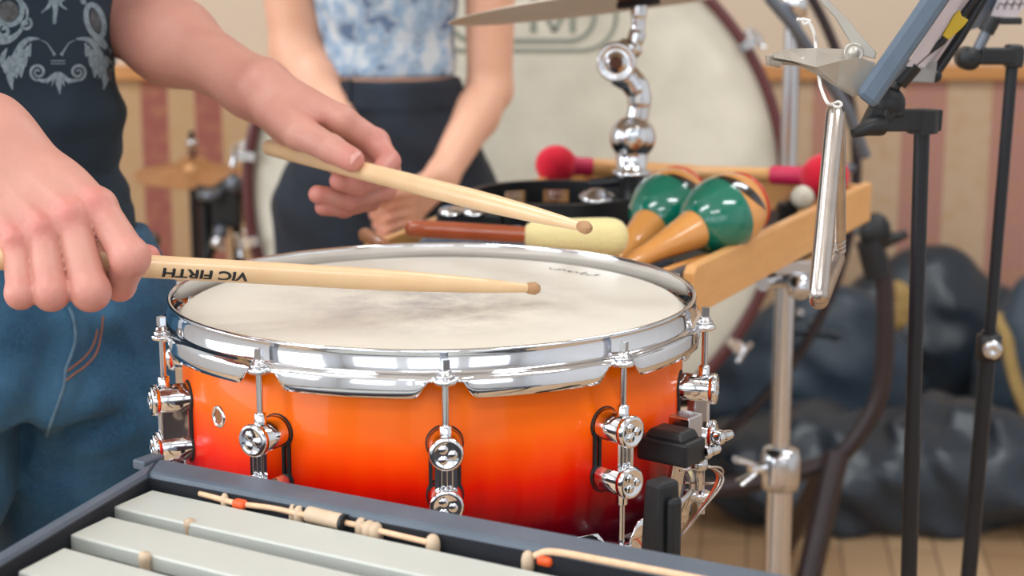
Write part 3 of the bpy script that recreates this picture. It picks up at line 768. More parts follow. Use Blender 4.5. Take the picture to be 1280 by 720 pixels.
mb = MB(); mb.box((tpz.x, tpz.y, zf - .016), (.07, .05, .016)); mb.cyl((tpz.x - .03, tpz.y - .03, zf - .03), (tpz.x + .035, tpz.y + .02, zf - .03), .010); mb.ball((tpz.x + .01, tpz.y - .03, zf - .035), .014)
mb.build('tray_bracket', M['chrome_soft'], pole, bevel=.002)
for p in (10, 130, 250):
    d = rad(p, 1, 0); o = V((tpz.x, tpz.y, 0))
    MB().tube([o + V((0, 0, .33)), o + d * .30 + V((0, 0, .012))], .008, 10).build('leg', M['chrome_soft'], pole)

# tambourine
TC = at(694, 240, 1.90); tr, th = .0945, .047; TC.z = .897
tz0 = .8445
tam = thing('tambourine', (TC.x, TC.y, tz0), 'black tambourine with jingle slots lying in the tray', 'tambourine')
th = TC.z - tz0; SH = .0075
def ringwall(z0, z1, a0, a1, n=24):
    mb = MB(); vs = []; 
    for i in range(n + 1):
        a = a0 + (a1 - a0) * i / n
        for r_, z_ in ((tr, z0), (tr, z1), (tr - .008, z1), (tr - .008, z0)): vs.append((TC.x + r_ * math.cos(a), TC.y + r_ * math.sin(a), z_))
    fs = [(i * 4 + k, (i + 1) * 4 + k, (i + 1) * 4 + (k + 1) % 4, i * 4 + (k + 1) % 4) for i in range(n) for k in range(4)] + [(3, 2, 1, 0), (n * 4, n * 4 + 1, n * 4 + 2, n * 4 + 3)]
    return mb.add(vs, fs, False)
mb = MB(); q1, q2 = tz0 + th * .52, tz0 + th * .80
for z0, z1 in ((tz0, q1), (q2, TC.z)):
    m_ = ringwall(z0, z1, 0, 2 * math.pi, 96); mb.add(m_.v, m_.f, False)
slots = [R(a) for a in (58, 88, 120, 152, 190, 20, -20)]; hw = R(9.5)
sl_ = sorted(slots)
for i, a in enumerate(sl_):
    nx = sl_[(i + 1) % len(sl_)] + (2 * math.pi if i == len(sl_) - 1 else 0)
    m_ = ringwall(q1, q2, a + hw, nx - hw, 24); mb.add(m_.v, m_.f, False)
mb.build('frame', M['blackplastic'], tam)
for a in sl_:
    p = V((TC.x + (tr - .004) * math.cos(a), TC.y + (tr - .004) * math.sin(a), (q1 + q2) / 2))
    for dz in (-.002, .0035):
        MB().lathe(p + V((0, 0, dz)), (0, 0, 1), [(0, .0005), (.0012, .004), (.0006, .007), (0, .0115), (.0006, .0117), (.0014, .007), (.002, .004), (.0016, .0005)], 24).build('jingle', M['chrome_soft'], tam)
# small jingle stick at the left of the tray
p = at(588, 272, 1.80); js = thing('jingle_stick', (p.x, p.y, .845), 'small dark stick with silver jingles at the tray left of the tambourine', 'jingle stick')
MB().box((p.x, p.y, p.z - .004), (.07, .016, .02), Matrix.Rotation(R(-12), 3, 'Z')).build('handle', M['blackplastic'], js, bevel=.003)
for dx in (-.02, .004):
    MB().lathe((p.x + dx, p.y - .008, p.z + .008), (0, -.3, 1), [(0, .0005), (.0016, .005), (0, .012), (.001, .012), (.002, .005), (.002, .0005)], 20).build('jingle', M['chrome'], js)
MB().box((p.x, p.y, (p.z - .014 + .842) / 2), (.05, .012, p.z - .014 - .842)).build('foot', M['blackplastic'], js, bevel=.002)

# maracas
def maraca(a, b, label, turn):
    """a = handle end, b = far end of the head"""
    d = (b - a).normalized(); L = (b - a).length; e = thing('maraca', V((b.x, b.y, zf + .001)) - V((d.x * .05, d.y * .05, 0)), label, 'maraca', 'green and natural wood maracas')
    hr, hl = .0375, .050; hc = L - hl
    prof = [(hc - hl * math.cos(t), hr * math.sin(t) * (1 if t > 1.57 else (.96 + .04 * math.sin(t)))) for t in [R(6 * i) for i in range(31)]]
    g0 = [p for p in prof if p[0] >= hc - hl * .93]
    cut = hc + hl * .02
    MB().lathe(a, d, [p for p in g0 if p[0] <= cut] + [(cut, hr * .993)], 40).build('painted_half', M['green_paint'], e)
    w0 = [(cut, hr * .993)] + [p for p in g0 if p[0] > cut]
    hd_ = MB().lathe(a, d, w0, 40).build('head', M['maraca_wood'], e)
    fr = frame(d)
    def onhead(h, ang, k=1.004):
        t = max(-1, min(1, (h - hc) / hl)); r_ = hr * math.sqrt(max(0, 1 - t * t)) * k + .0004
        return a + d * h + (fr @ V((0, math.cos(ang), math.sin(ang)))) * r_
    mb = MB(); h_ = hc + hl * .62; r_ = hr * math.sqrt(1 - .62 ** 2)
    mb.lathe(a, d, [(h_, r_ * 1.0), (h_ + .0005, r_ + .0016), (h_ + .003, r_ * .955 + .0016), (h_ + .0036, r_ * .93)], 40); mb.build('red_band', M['red_paint'], e)
    mb = MB(); N = 14; vs = []
    for i in range(N + 1):
        t = i / N; h0 = hc + hl * (.06 + .40 * t * t) ; an = turn - 1.25 + 1.7 * t; wd_ = .0015 + .0085 * math.sin(math.pi * min(1, t * 1.05)) ** .7 * (.4 + .6 * t)
        for q in (-1, -.33, .33, 1): vs.append(onhead(h0 + wd_ * q, an + (.08 * q)))
    fs = [(i * 4 + k, i * 4 + k + 1, (i + 1) * 4 + k + 1, (i + 1) * 4 + k) for i in range(N) for k in range(3)]
    mb.add(vs, fs).build('black_brush_mark', M['black_paint'], e)
    hp = hc - hl * .86
    MB().lathe(a, d, [(0, .001), (.001, .0075), (.006, .0095), (.03, .0100), (hp * .5, .0118), (hp - .03, .0145), (hp - .012, .0172), (hp - .002, .0192), (hp + .004, .0200), (hp + .0055, .0185)], 32).build('handle', M['maraca_wood'], e)
    return e
m1h = at(856, 238, 1.785); m1a = at(768, 328, 1.665)
maraca(m1a, m1h + (m1h - m1a).normalized() * .012, 'maraca with its green head beside the tambourine, left of the pair', 3.0)
m2h = at(936, 250, 1.705); m2a = at(780, 334, 1.60)
maraca(m2a, m2h + (m2h - m2a).normalized() * .014, 'maraca by the tray side board with red band showing, right of the pair', 2.75)

# crimson mallets
def ball_mallet(hc, hr, d, sl, hl, label, hrad=.0085, sl_r=.011):
    d = d.normalized(); e = thing('mallet', (hc.x, hc.y, hc.z - hr), label, 'mallet', 'red headed mallets at the back of the tray')
    MB().ball(hc, hr, 28, (1.05, 1, 1)).build('mallet_head', M['red_felt'], e)
    MB().lathe(hc, d, [(hr * .8, sl_r * 1.25), (hr * 1.15, sl_r), (hr + sl, sl_r * 1.04), (hr + sl + .002, sl_r * .9), (hr + sl + .002, .001)], 20).build('sleeve', M['pink_rubber'], e)
    MB().lathe(hc, d, [(hr + sl, hrad), (hr + hl, hrad * .9), (hr + hl + .004, hrad * .5), (hr + hl + .005, .0005)], 20).build('shaft', M['tray_wood'], e)
    return e
hA = at(1031, 221, 2.06); ball_mallet(hA, .0275, at(800, 213, 2.16) - hA, .036, .21, 'large red ball mallet lying at the right end behind the tray')
hB = at(695, 206, 2.15); ball_mallet(hB, .0245, at(860, 216, 2.17) - hB, .020, .15, 'smaller red ball mallet left of the chrome holder, above the tambourine', .011)
# felt beater with red-brown handle
bA, bB = at(664, 294, 1.60), at(774, 297, 1.60); bd_ = (bB - bA).normalized(); bl = (bB - bA).length
bt = thing('beater', ((bA.x + bB.x) / 2, 1.60, bB.z - .018), 'cream felt beater with a glossy red-brown handle behind the drum rim', 'beater')
MB().lathe(bA, bd_, [(-.008, .001), (-.007, .006), (-.004, .010), (.001, .0130), (.008, .0150), (.03, .0162), (bl - .03, .0175), (bl - .012, .0182), (bl - .004, .0175), (bl + .002, .0150), (bl + .006, .0105), (bl + .008, .005), (bl + .0085, .001)], 36).build('felt_head', M['cream_felt'], bt)
hE = at(508, 285, 1.60); dd = hE - bA
MB().lathe(bA, dd, [(-.01, .0075), (dd.length * .5, .0080), (dd.length - .02, .0082), (dd.length - .004, .0078), (dd.length, .006), (dd.length + .002, .0005)], 28).build('handle', M['red_wood'], bt)
# other brown handle end
p = at(456, 293, 1.68); q = at(520, 330, 1.60)
tag(MB().lathe(p, q - p, [(-.006, .0005), (-.004, .005), (0, .0068), (.008, .0070), (.02, .0060), (.07, .0058), (.072, .001)], 24).build('claves', M['brown_wood']), 'round ended brown wooden stick poking up at the left end of the tray', 'percussion stick')
# sticks lying by the near end
p, q = at(884, 322, 1.66), at(812, 347, 1.575)
tag(MB().cyl(p, q, .0045).build('wooden_rod', M['maraca_wood']), 'thin light brown rod in the tray below the maraca handles', 'rod')
p, q = at(875, 332, 1.655), at(832, 350, 1.56)
tag(MB().cyl(p, q, .0065).build('metal_rod', M['greypipe']), 'thick dark grey rod beside the thin brown rod at the tray end', 'rod')
# knurled shaker with an ivory end cap
p = at(1002, 247, 1.98); q = at(972, 262, 2.05)
sh = thing('shaker', (p.x, p.y, zf), 'small dark metal shaker with ivory round cap by the side board', 'shaker')
MB().lathe(p, p - q, [(-.003, .001), (-.003, .0125), (.004, .0135), (.008, .012), (.009, .001)], 28).build('cap', M['ivory'], sh)
MB().lathe(p, q - p, [(.004, .010), (.03, .010), (.032, .007), (.06, .009), (.06, .001)], 24).build('body', M['chrome_soft'], sh)
MB().box((p.x - .012, p.y + .02, (p.z + zf) / 2 - .004), (.02, .02, p.z - zf - .01)).build('foot', M['blackplastic'], sh, bevel=.002)
# slate cloth lying in the tray, heaped
def f_cloth(P):
    d = ell(P, T_(TL - .07, .24, .868), (.075, .045, .022), np.array(frame(w_)))
    d = smin(d, ell(P, T_(TL - .10, .17, .856), (.10, .06, .012), np.array(frame(w_))), .02)
    d = d + wob(P, .004, 60) + wob(P, .0015, 190, 2)
    return np.maximum(d, zf - P[:, 2])
c0 = T_(TL - .1, .22, .86)
o = build_np('cloth', [surface(f_cloth, (c0.x - .22, c0.y - .16, zf - .01), (c0.x + .22, c0.y + .18, .91), .004)], M['slate_cloth'])
tag(o, 'bunched dark slate cloth lying in the tray under the beater', 'cloth')

# ------------------------------------------------------------------ cymbal on its holder
CY = 1.86
hold = thing('cymbal_holder', (at(790, 225, CY).x, CY, zf), 'chrome multi-joint holder rising behind the tambourine to the cymbal', 'cymbal holder')
def X(u, v, dy=0): return at(u, v, CY + dy)
mb = MB(); mb.tube(spline([X(799, 6), X(798, 22), X(797, 40), X(791, 56), X(780, 66)]), [.0085] * 8 + [.0075] * 8 + [.009] * 8 + [.013] * 8 + [.016], 16); mb.build('upper_arm', M['chrome'], hold)
mb = MB(); c = X(770, 78, -.022); mb.lathe(c, (0.1, 1, 0), [(0, .001), (0, .008), (.002, .009), (.003, .016), (.0, .0185), (.003, .0205), (.03, .0205), (.034, .018), (.036, .001)], 36); mb.build('ring_joint', M['chrome'], hold)
MB().lathe(c + V((0, -.001, 0)), (0, -1, 0), [(0, .007), (.002, .006), (.003, .0001)], 18).build('joint_bolt', M['brown_felt'], hold)
mb = MB(); mb.tube(spline([X(772, 90), X(788, 100), X(798, 115), X(799, 132), X(796, 150)]), [.012] * 8 + [.0115] * 8 + [.0105] * 8 + [.0095] * 8 + [.009], 16, flat=1.2); mb.build('middle_arm', M['chrome'], hold)
mb = MB(); mb.ball(X(791, 172), .0235, 28, (1.05, 1, 1)); mb.lathe(X(791, 172, -.016), (.15, -1, 0), [(0, .016), (.008, .015), (.010, .010), (.010, .001)], 24); mb.build('ball_clamp', M['chrome'], hold)
mb = MB(); mb.lathe(X(790, 188), (0, 0, -1), [(0, .018), (.02, .0155), (.022, .0205), (.026, .0205), (.028, .014), (.06, .012)], 28)
e1 = X(788, 236); mb.cyl(X(789, 205), (e1.x, e1.y, zf + .002), .0095)
mb.build('holder_tube', M['chrome'], hold)
mb = MB(); mb.tube([X(738, 230, .02), X(775, 226, .01), X(800, 228)], .006, 12); mb.cyl(X(738, 226, .02), X(740, 246, .02), .005); mb.tube([X(730, 250, .0), X(790, 252, 0)], .004, 12); mb.build('clamp_bracket', M['blackmetal'], hold)
mb = MB(); mb.lathe(X(746, 247, -.01), (0, -.2, 1), [(0, .001), (0, .018), (.0015, .019), (.003, .014), (.009, .008), (.010, .001)], 28); mb.build('wing_nut', M['chrome_soft'], hold)
cym = thing('cymbal', X(797, -4), 'pale bronze cymbal seen from below on the chrome holder', 'cymbal')
nrm = (Matrix.Rotation(R(-7.2), 3, 'Y') @ (Matrix.Rotation(R(-6.0), 3, 'X') @ V((0, 0, 1))))
cc = X(797, -4)
MB().lathe(cc, nrm, [(.002, .004), (.016, .012), (.014, .030), (.010, .042), (.007, .10), (.002, .16), (-.002, .198), (-.0025, .2), (-.0035, .198), (0, .16), (.005, .10), (.008, .042), (.012, .030), (.014, .012), (0, .004)], 96).build('plate', M['cymbal'], cym)
MB().lathe(cc, nrm, [(-.010, .004), (-.010, .023), (-.004, .023), (-.003, .004)], 32).build('rubber_washer', M['rubber'], cym)
MB().lathe(cc, nrm, [(-.0035, .004), (-.0035, .021), (.008, .022), (.0085, .004)], 32).build('felt_washer', M['brown_felt'], cym)
# ------------------------------------------------------------------ concert bass drum
BY = 3.02
BCt = at(645, 240, BY); BR = 340 * 3.06 / F
bass = thing('bass_drum', (BCt.x, BY + .2, 0), 'large concert bass drum with cream head and maroon hoop behind the woman', 'bass drum')
bass.location.z = BCt.z - BR
back = V((0, 1, 0))
MB().lathe(BCt, back, [(.0, .001), (.0, BR * .5), (.0, BR - .03), (.003, BR - .02), (.004, BR - .012)], 128).build('drum_head', M['bass_head'], bass)
bass_head = [o for o in bpy.data.objects if o.name == 'drum_head'][0]
MB().lathe(BCt, back, [(.006, BR - .018), (-.012, BR - .018), (-.014, BR - .014), (-.014, BR - .002), (-.012, BR), (.032, BR), (.034, BR - .003), (.034, BR - .018), (.006, BR - .018)], 160).build('front_hoop', M['maroon_hoop'], bass)
MB().lathe(BCt, back, [(.376, BR - .018), (.376, BR - .002), (.378, BR), (.418, BR), (.42, BR - .003), (.42, BR - .018), (.376, BR - .018)], 160).build('back_hoop', M['maroon_hoop'], bass)
MB().lathe(BCt, back, [(.01, BR - .028), (.01, BR - .022), (.39, BR - .022), (.39, BR - .028)], 128).build('shell', M['blackplastic'], bass)
MB().lathe(BCt, back, [(.4, .001), (.4, BR - .02)], 96).build('rear_head', M['bass_head'], bass)
claw_ang = [33, 60, 98, 140, 172, 190.5, 216, 250, 290, 325, 358]
def claw():
    mb = MB(); r0 = BR
    mb.box((r0 + .002, -.004, 0), (.014, .036, .020)); mb.box((r0 - .010, -.0185, 0), (.022, .006, .016))
    mb.ball((r0 + .014, -.006, 0), .010, 16, (1, 1.4, 1)); mb.cyl((r0 + .014, -.02, 0), (r0 + .014, .10, 0), .0032, n=10)
    mb.tube([(r0 + .014, -.030, -.020), (r0 + .014, -.024, 0), (r0 + .014, -.030, .020)], .0045, 10)
    mb.box((r0 + .012, .1, 0), (.018, .05, .02))
    return mb
cb = claw(); proto = None
for a in claw_ang:
    if proto is None:
        proto = cb.build('tension_claw', M['chrome'], bass, local=True, bevel=.001); o = proto
    else: o = proto.copy(); COL.objects.link(o)
    o.location = BCt - worldpos(bass); o.rotation_euler = (0, -R(a), 0)
# lettering plate outline and the last letter, printed on the head
def on_head(u, v, dz=.0012): p = at(u, v, BY); return V((p.x, BY - dz, p.z))
mb = MB()
def stadium(w_, h_, r_, cx, cy, n=12):
    pts = []
    for (sx, sy, a0) in ((1, 1, 0), (-1, 1, 90), (-1, -1, 180), (1, -1, 270)):
        for i in range(n + 1):
            a = R(a0 + 90 * i / n); pts.append((cx + sx * (w_ / 2 - r_) + r_ * math.cos(a), cy + sy * (h_ / 2 - r_) + r_ * math.sin(a)))
    return pts
cxl, cyl_ = on_head(652, 12).x, on_head(652, 12).z
k = 3.06 / F
def band(pts_o, pts_i, m, name):
    n = len(pts_o); mb = MB(); mb.add([(x, BY - .0012, z) for x, z in pts_o] + [(x, BY - .0012, z) for x, z in pts_i], [(i, (i + 1) % n, n + (i + 1) % n, n + i) for i in range(n)], False)
    return mb.build(name, m, bass_head)
for w_, h_, r_, t_ in ((236 * k, 104 * k, 44 * k, 5 * k), (184 * k, 82 * k, 34 * k, 6 * k)):
    band(stadium(w_, h_, r_, cxl, cyl_), stadium(w_ - 2 * t_, h_ - 2 * t_, r_ - t_, cxl, cyl_), M['ink_grey'], 'emblem_outline')
def stroke(p, q, w0, w1):
    a = on_head(*p); b = on_head(*q); mb = MB()
    mb.add([(a.x - w0 * k / 2, a.y, a.z), (b.x - w1 * k / 2, b.y, b.z), (b.x + w1 * k / 2, b.y, b.z), (a.x + w0 * k / 2, a.y, a.z)], [(0, 1, 2, 3)], False); return mb
mb = MB()
for p, q, a, b in (((667, -8), (667, 41), 8, 8), ((669, -8), (693, 40), 9, 6), ((717, -8), (693, 40), 9, 6), ((716, -8), (716, 41), 7, 7)):
    s_ = stroke(p, q, a, b); mb.add(s_.v, s_.f, False)
mb.build('letter', M['ink_grey'], bass_head)
# ring and cradle that carry it
ring = thing('drum_cradle', (BCt.x, BY + .12, 0), 'tubular ring cradle on splayed brown legs holding the bass drum', 'drum cradle')
RR = 440 * 3.1 / F
MB().torus(BCt + V((0, .16, 0)), (0, 1, 0), RR, .0095, 90, 12, R(35), R(158)).build('support_ring', M['brownpipe'], ring)
for sx in (1,):
    c = BCt + V((0, .1, 0))
    MB().tube([c + V((sx * (RR - .005), .06, .02)), c + V((sx * (BR + .005), 0.02, .02))], .009, 12).build('ring_bracket', M['greypipe'], ring)
Yc = 2.78
up_ = MB(); up_.tube(spline([at(1098, 318, Yc), at(1106, 360, Yc), at(1106, 440, Yc), at(1098, 498, Yc), at(1072, 545, Yc), at(1044, 578, Yc)]), .0150, 14)
up_.build('upright', M['brownpipe'], ring)
p0, p1 = at(1046, 566, Yc - .02), at(1008, 735, Yc - .10)
d = (p1 - p0); k1 = -p0.z / d.z * .99
MB().tube([p0, p0 + d * min(k1, 5)], .026, 4, flat=.8).build('leg', M['brownpipe'], ring)
MB().tube([at(1040, 575, Yc + .05), V((at(985, 640, Yc + .4).x, Yc + .42, .02))], .02, 12).build('leg', M['brownpipe'], ring)
MB().tube(spline([at(1042, 578, Yc), at(960, 600, Yc + .02), at(860, 612, Yc + .05), at(640, 618, Yc + .05), at(420, 612, Yc + .05), at(250, 575, Yc), at(200, 500, Yc), at(185, 330, Yc + .1), at(190, 300, Yc + .25)]), .0155, 14).build('cross_tube', M['brownpipe'], ring)
for sx in (-1,):
    a = at(240, 585, Yc); MB().tube([a, V((a.x - .02, a.y - .25, .02))], .018, 12).build('leg', M['brownpipe'], ring); MB().tube([a, V((a.x - .05, a.y + .4, .02))], .018, 12).build('leg', M['brownpipe'], ring)
mb = MB(); mb.ball(at(1094, 290, Yc), .026, 18, (1, .8, 1.2)); mb.tube([at(1094, 306, Yc), at(1134, 292, Yc)], [.014, .007], 12); mb.cyl(at(1086, 300, Yc), at(1098, 345, Yc), .022)
mb.build('locking_knob', M['blackplastic'], ring)
mb = MB(); mb.cyl(at(1094, 295, Yc), at(1094, 295, Yc) + V((-.045, .2, .0)), .010); mb.build('ring_clamp', M['greypipe'], ring)

# tall chrome boom stand behind the tray
PY = 2.42
px = at(990, 60, PY)
bs = thing('boom_stand', (px.x, PY, 0), 'tall chrome boom stand behind the right end of the tray', 'stand')
MB().cyl((px.x, PY, .7), (px.x, PY, 1.5), .0115).build('upper_tube', M['chrome_soft'], bs)
MB().cyl((px.x, PY, .08), (px.x, PY, .72), .0125).build('lower_tube', M['chrome_soft'], bs)
MB().lathe((px.x, PY, at(990, 22, PY).z), (0, 0, 1), [(0, .0115), (0, .018), (.02, .020), (.03, .018), (.03, .0115)], 24).build('joint', M['chrome'], bs)
mb = MB(); mb.tube([at(960, -5, PY - .02), at(990, 30, PY - .02), at(1022, 78, PY), at(1060, 140, PY + .02), at(1082, 196, PY + .03)], .0085, 12); mb.build('boom_arm', M['greypipe'], bs)
for p in (30, 150, 270):
    d = rad(p, 1, 0); MB().tube([V((px.x, PY, .22)), V((px.x, PY, .012)) + d * .28], .008, 10).build('leg', M['chrome_soft'], bs)

# ------------------------------------------------------------------ far drum kit pieces, left
KY = 3.75
kc = at(241, 211, KY); kc.z = at(241, 213, KY).z
ks = thing('cymbal_stand', (kc.x, KY, 0), 'black stand under the small bronze cymbal at the left by the wallpaper', 'cymbal stand')
kcy = thing('cymbal', kc, 'small bronze cymbal on a stand left of the bass drum', 'cymbal')
MB().lathe(kc, V((.03, -.09, 1)), [(-.010, .126), (-.002, .09), (.006, .045), (.010, .040), (.024, .030), (.030, .014), (.031, .004), (.029, .004), (.022, .028), (.008, .040), (.004, .045), (-.004, .09), (-.0108, .126)], 64).build('plate', M['bronze'], kcy)
MB().cyl(kc + V((0, 0, .026)), kc + V((0, 0, .046)), .010).build('felt_washer', M['brown_felt'], kcy)
mb = MB(); mb.cyl((kc.x, KY, .30), (kc.x, KY, kc.z - .004), .010); mb.cyl((kc.x, KY, kc.z + .05), (kc.x, KY, kc.z + .085), .006); mb.build('post', M['blackmetal'], ks)
MB().lathe((kc.x, KY, kc.z + .055), (0, 0, 1), [(0, .004), (0, .014), (.008, .014), (.012, .006)], 16).build('wing_nut', M['chrome_soft'], ks)
for p in (20, 140, 260):
    MB().tube([V((kc.x, KY, .34)), V((kc.x, KY, .012)) + rad(p, 1, 0) * .26], .009, 10).build('leg', M['blackmetal'], ks)
rk = thing('percussion_rack', (at(280, 260, 3.55).x, 3.55, 0), 'black percussion rack with grey pad mounts beside the maroon hoop', 'rack')
RY = 3.55
mb = MB(); a = at(256, 235, RY); mb.tube([a, V((a.x, RY, .02))], .013, 12); b = at(292, 235, RY); mb.tube([b, V((b.x + .01, RY + .1, .02))], .011, 12); mb.build('post', M['blackmetal'], rk)
mb = MB(); mb.tube([at(246, 244, RY), at(270, 246, RY), at(300, 226, RY)], .022, 12); mb.tube([at(258, 320, RY), at(300, 240, RY)], .014, 12); mb.box(at(284, 262, RY), (.06, .05, .07)); mb.build('clamp', M['blackplastic'], rk, bevel=.006)
MB().lathe(at(263, 243, RY - .04), (0, 0, 1), [(-.01, .001), (-.01, .024), (.004, .026), (.008, .02), (.008, .001)], 24).build('grey_pad', M['greypipe'], rk)
MB().ball(at(292, 230, RY - .03), .020, 16).build('grey_knob', M['greypipe'], rk)
MB().ball(at(276, 290, RY - .04), .016, 16).build('grey_knob', M['greypipe'], rk)
mb = MB(); mb.ball(at(272, 303, RY - .05), .014, 16); mb.cyl(at(266, 303, RY - .05), at(280, 312, RY - .05), .007); mb.build('chrome_screw', M['chrome'], rk)

# ------------------------------------------------------------------ gig bags on the floor
def bag(name, prims, lo, hi, m, label, amp, h=.011, parts=()):
    def f(P):
        d = None
        for c, r_, rz in prims:
            e = ell(P, c, r_, np.array(Matrix.Rotation(R(rz), 3, 'Z')))
            d = e if d is None else smin(d, e, .05)
        x, y, z = P.T
        d = d + amp * (np.sin(48 * z + 4 * np.sin(6 * x) + 2) * .7 + np.sin(70 * (z + .25 * x) + 3 * np.sin(9 * x)) * .5 + .8 * np.sin(17 * z + 7 * x)) * .42 + wob(P, amp * .4, 24)
        return np.maximum(d, .001 - z)
    e = thing(name, (sum(p[0][0] for p in prims) / len(prims), sum(p[0][1] for p in prims) / len(prims), 0), label, 'gig bag', 'black gig bags on the floor')
    o = build_np('bag_body', [surface(f, lo, hi, h)], m, e)
    return e, f
e2, f2 = bag('gig_bag', [((at(1090, 590, 3.52).x, 3.42, .10), (.36, .15, .125), 4), ((at(1180, 580, 3.5).x, 3.41, .10), (.27, .15, .125), -6), ((at(980, 590, 3.6).x, 3.45, .11), (.24, .12, .12), 4)], (.1, 3.2, -.02), (1.45, 3.85, .33), M['bag'], 'long black gig bag lying flat on the floor, lowest of the heap', .022)
e1, f1 = bag('gig_bag', [((at(1165, 440, 3.95).x, 4.02, .20), (.21, .12, .26), 0), ((at(1090, 460, 3.93).x, 4.02, .16), (.28, .12, .19), 0), ((at(1240, 480, 3.92).x, 4.01, .16), (.26, .12, .20), 0)], (.3, 3.7, -.02), (1.55, 4.18, .56), M['bag'], 'black gig bag standing humped against the wallpaper behind the music stand posts', .012)
e3, f3 = bag('gig_bag', [((at(1030, 450, 3.72).x, 3.72, .19), (.20, .09, .23), 0), ((at(960, 480, 3.74).x, 3.73, .17), (.20, .09, .18), 0)], (.15, 3.55, -.02), (1.05, 3.98, .48), M['bag_grey'], 'slate grey gig bag upright behind the bass drum cradle', .010)
e4, f4 = bag('gig_bag', [((at(1300, 440, 3.8).x, 3.74, .19), (.16, .10, .27), 0)], (.85, 3.6, -.02), (1.6, 4.1, .56), M['bag_grey'], 'dark bag at the right edge with a mustard strap over it', .010)
def on_bag(f, u, v, y0, off=.006):
    s_ = at(u, v, y0 - .3); d = ray(u, v).normalized(); p = trace(f, s_, d, 80); return p - d * off if p.y < 4.2 else at(u, v, 3.75)
MB().tube(spline([on_bag(f4, u, v, 3.4) for u, v in ((1247, 392), (1258, 420), (1264, 455), (1274, 490), (1286, 520))]), .016, 10, flat=.4).build('strap', M['strap'], e4)
MB().tube(spline([on_bag(f3, u, v, 3.4, .003) for u, v in ((985, 412), (1010, 414), (1035, 416), (1050, 420))]), .009, 8).build('pocket_zip', M['bag'], e3)
for u, v in ((1000, 392), (1018, 404)): MB().ball(on_bag(f3, u, v, 3.4, .006), .010, 12).build('buckle', M['chrome_soft'], e3)
# mustard pouch hanging on the heap
def f_p(P):
    c = at(1124, 378, 3.60)
    return smin(ell(P, c, (.034, .022, .044)), ell(P, c + V((-.012, 0, -.035)), (.026, .02, .026)), .02) + wob(P, .003, 80)
c = at(1124, 378, 3.60)
tag(build_np('pouch', [surface(f_p, (c.x - .07, c.y - .05, c.z - .09), (c.x + .07, c.y + .05, c.z + .07), .004)], M['strap']), 'mustard yellow cloth pouch resting on the gig bags', 'pouch')
def f_pk(P):
    c = at(1228, 360, 4.0); return ell(P, c, (.05, .04, .035)) + wob(P, .003, 60)

# ------------------------------------------------------------------ music stands
def post(e, u0, v0, u1, v1, Y, r, r2, vj):
    a = at(u0, v0, Y); b = at(u1, v1, Y); d = b - a; k = -(a.z - .02) / d.z
    foot = a + d * k; j = at(u0 + (u1 - u0) * (vj - v0) / (v1 - v0), vj, Y)
    MB().cyl(a, j, r).build('upper_tube', M['blackmetal'], e); MB().cyl(j + (a - j).normalized() * .012, foot + V((0, 0, .10)), r2).build('lower_tube', M['blackmetal'], e)
    for p in (0, 120, 240):
        MB().tube([foot + V((0, 0, .30)), foot + rad(p, .24, 0)], .007, 8).build('leg', M['blackmetal'], e)
    return j, foot
MY = 1.36
f0 = at(1135, 720, MY)
ms = thing('music_stand', (f0.x - .01, MY, 0), 'black music stand nearer the tray, holding the blue-grey folder', 'music stand', 'black folding music stands')
j, ft = post(ms, 1153, 140, 1135.5, 720, MY, .0062, .0066, 560)

mb = MB(); a, b = at(1160, 150, MY), at(1112, 150, MY - .02); fr = frame(b - a)
mb.box((a + b) / 2, ((b - a).length + .02, .012, .017), fr); mb.prism([(-.0, -.009), (.010, .009), (-.012, .009), (-.02, -.009)][::-1], -.008, .008, Matrix((V((1, 0, 0)), V((0, 0, 1)), V((0, -1, 0)))).transposed(), at(1106, 149, MY - .02))
mb.tube([at(1100, 157, MY - .03), at(1084, 160, MY - .04), at(1066, 167, MY - .045)], [.008, .006, .0035], 12)
mb.build('bracket', M['blackplastic'], ms, bevel=.0015)
MB().cyl(at(1154, 137, MY), at(1153, 166, MY), .0118).build('collar', M['blackplastic'], ms, bevel=.0015)
mb = MB(); mb.ball(at(1110, 130, MY - .02), .0135, 20, (1, .7, 1)); mb.box(at(1108, 136, MY - .02), (.026, .014, .012)); mb.build('tilt_joint', M['blackplastic'], ms, bevel=.002)
mb = MB(); mb.cyl(at(1116, 116, MY - .02), at(1128, 92, MY - .02), .0035); mb.cyl(at(1122, 103, MY - .02), at(1142, 80, MY - .02), .0075); mb.build('neck', M['blackplastic'], ms)
mb = MB(); mb.tube([at(1138, 84, MY - .02), at(1158, 66, MY), at(1178, 52, MY), at(1190, 36, MY), at(1232, -20, MY)], .0028, 10); mb.tube([at(1167, 95, MY + .02), at(1200, 46, MY + .02), at(1232, -8, MY + .02)], .0042, 10); mb.ball(at(1168, 94, MY + .02), .006)
mb.build('desk_arms', M['blackmetal'], ms)
def plate(pts, Y, t, n_off, name, m, parent=None, bevel=.0008):
    """flat sheet: corners (u, v, dY) around depth Y, thickness t along n_off"""
    ps = [at(u, v, Y + dy) for u, v, dy in pts]; n = V(n_off).normalized() * t
    mb = MB(); k = len(ps); vs = ps + [p + n for p in ps]
    mb.add(vs, [tuple(range(k)), tuple(range(2 * k - 1, k - 1, -1))] + [(i, k + i, k + (i + 1) % k, (i + 1) % k) for i in range(k)], False)
    return mb.build(name, m, parent, bevel=bevel)
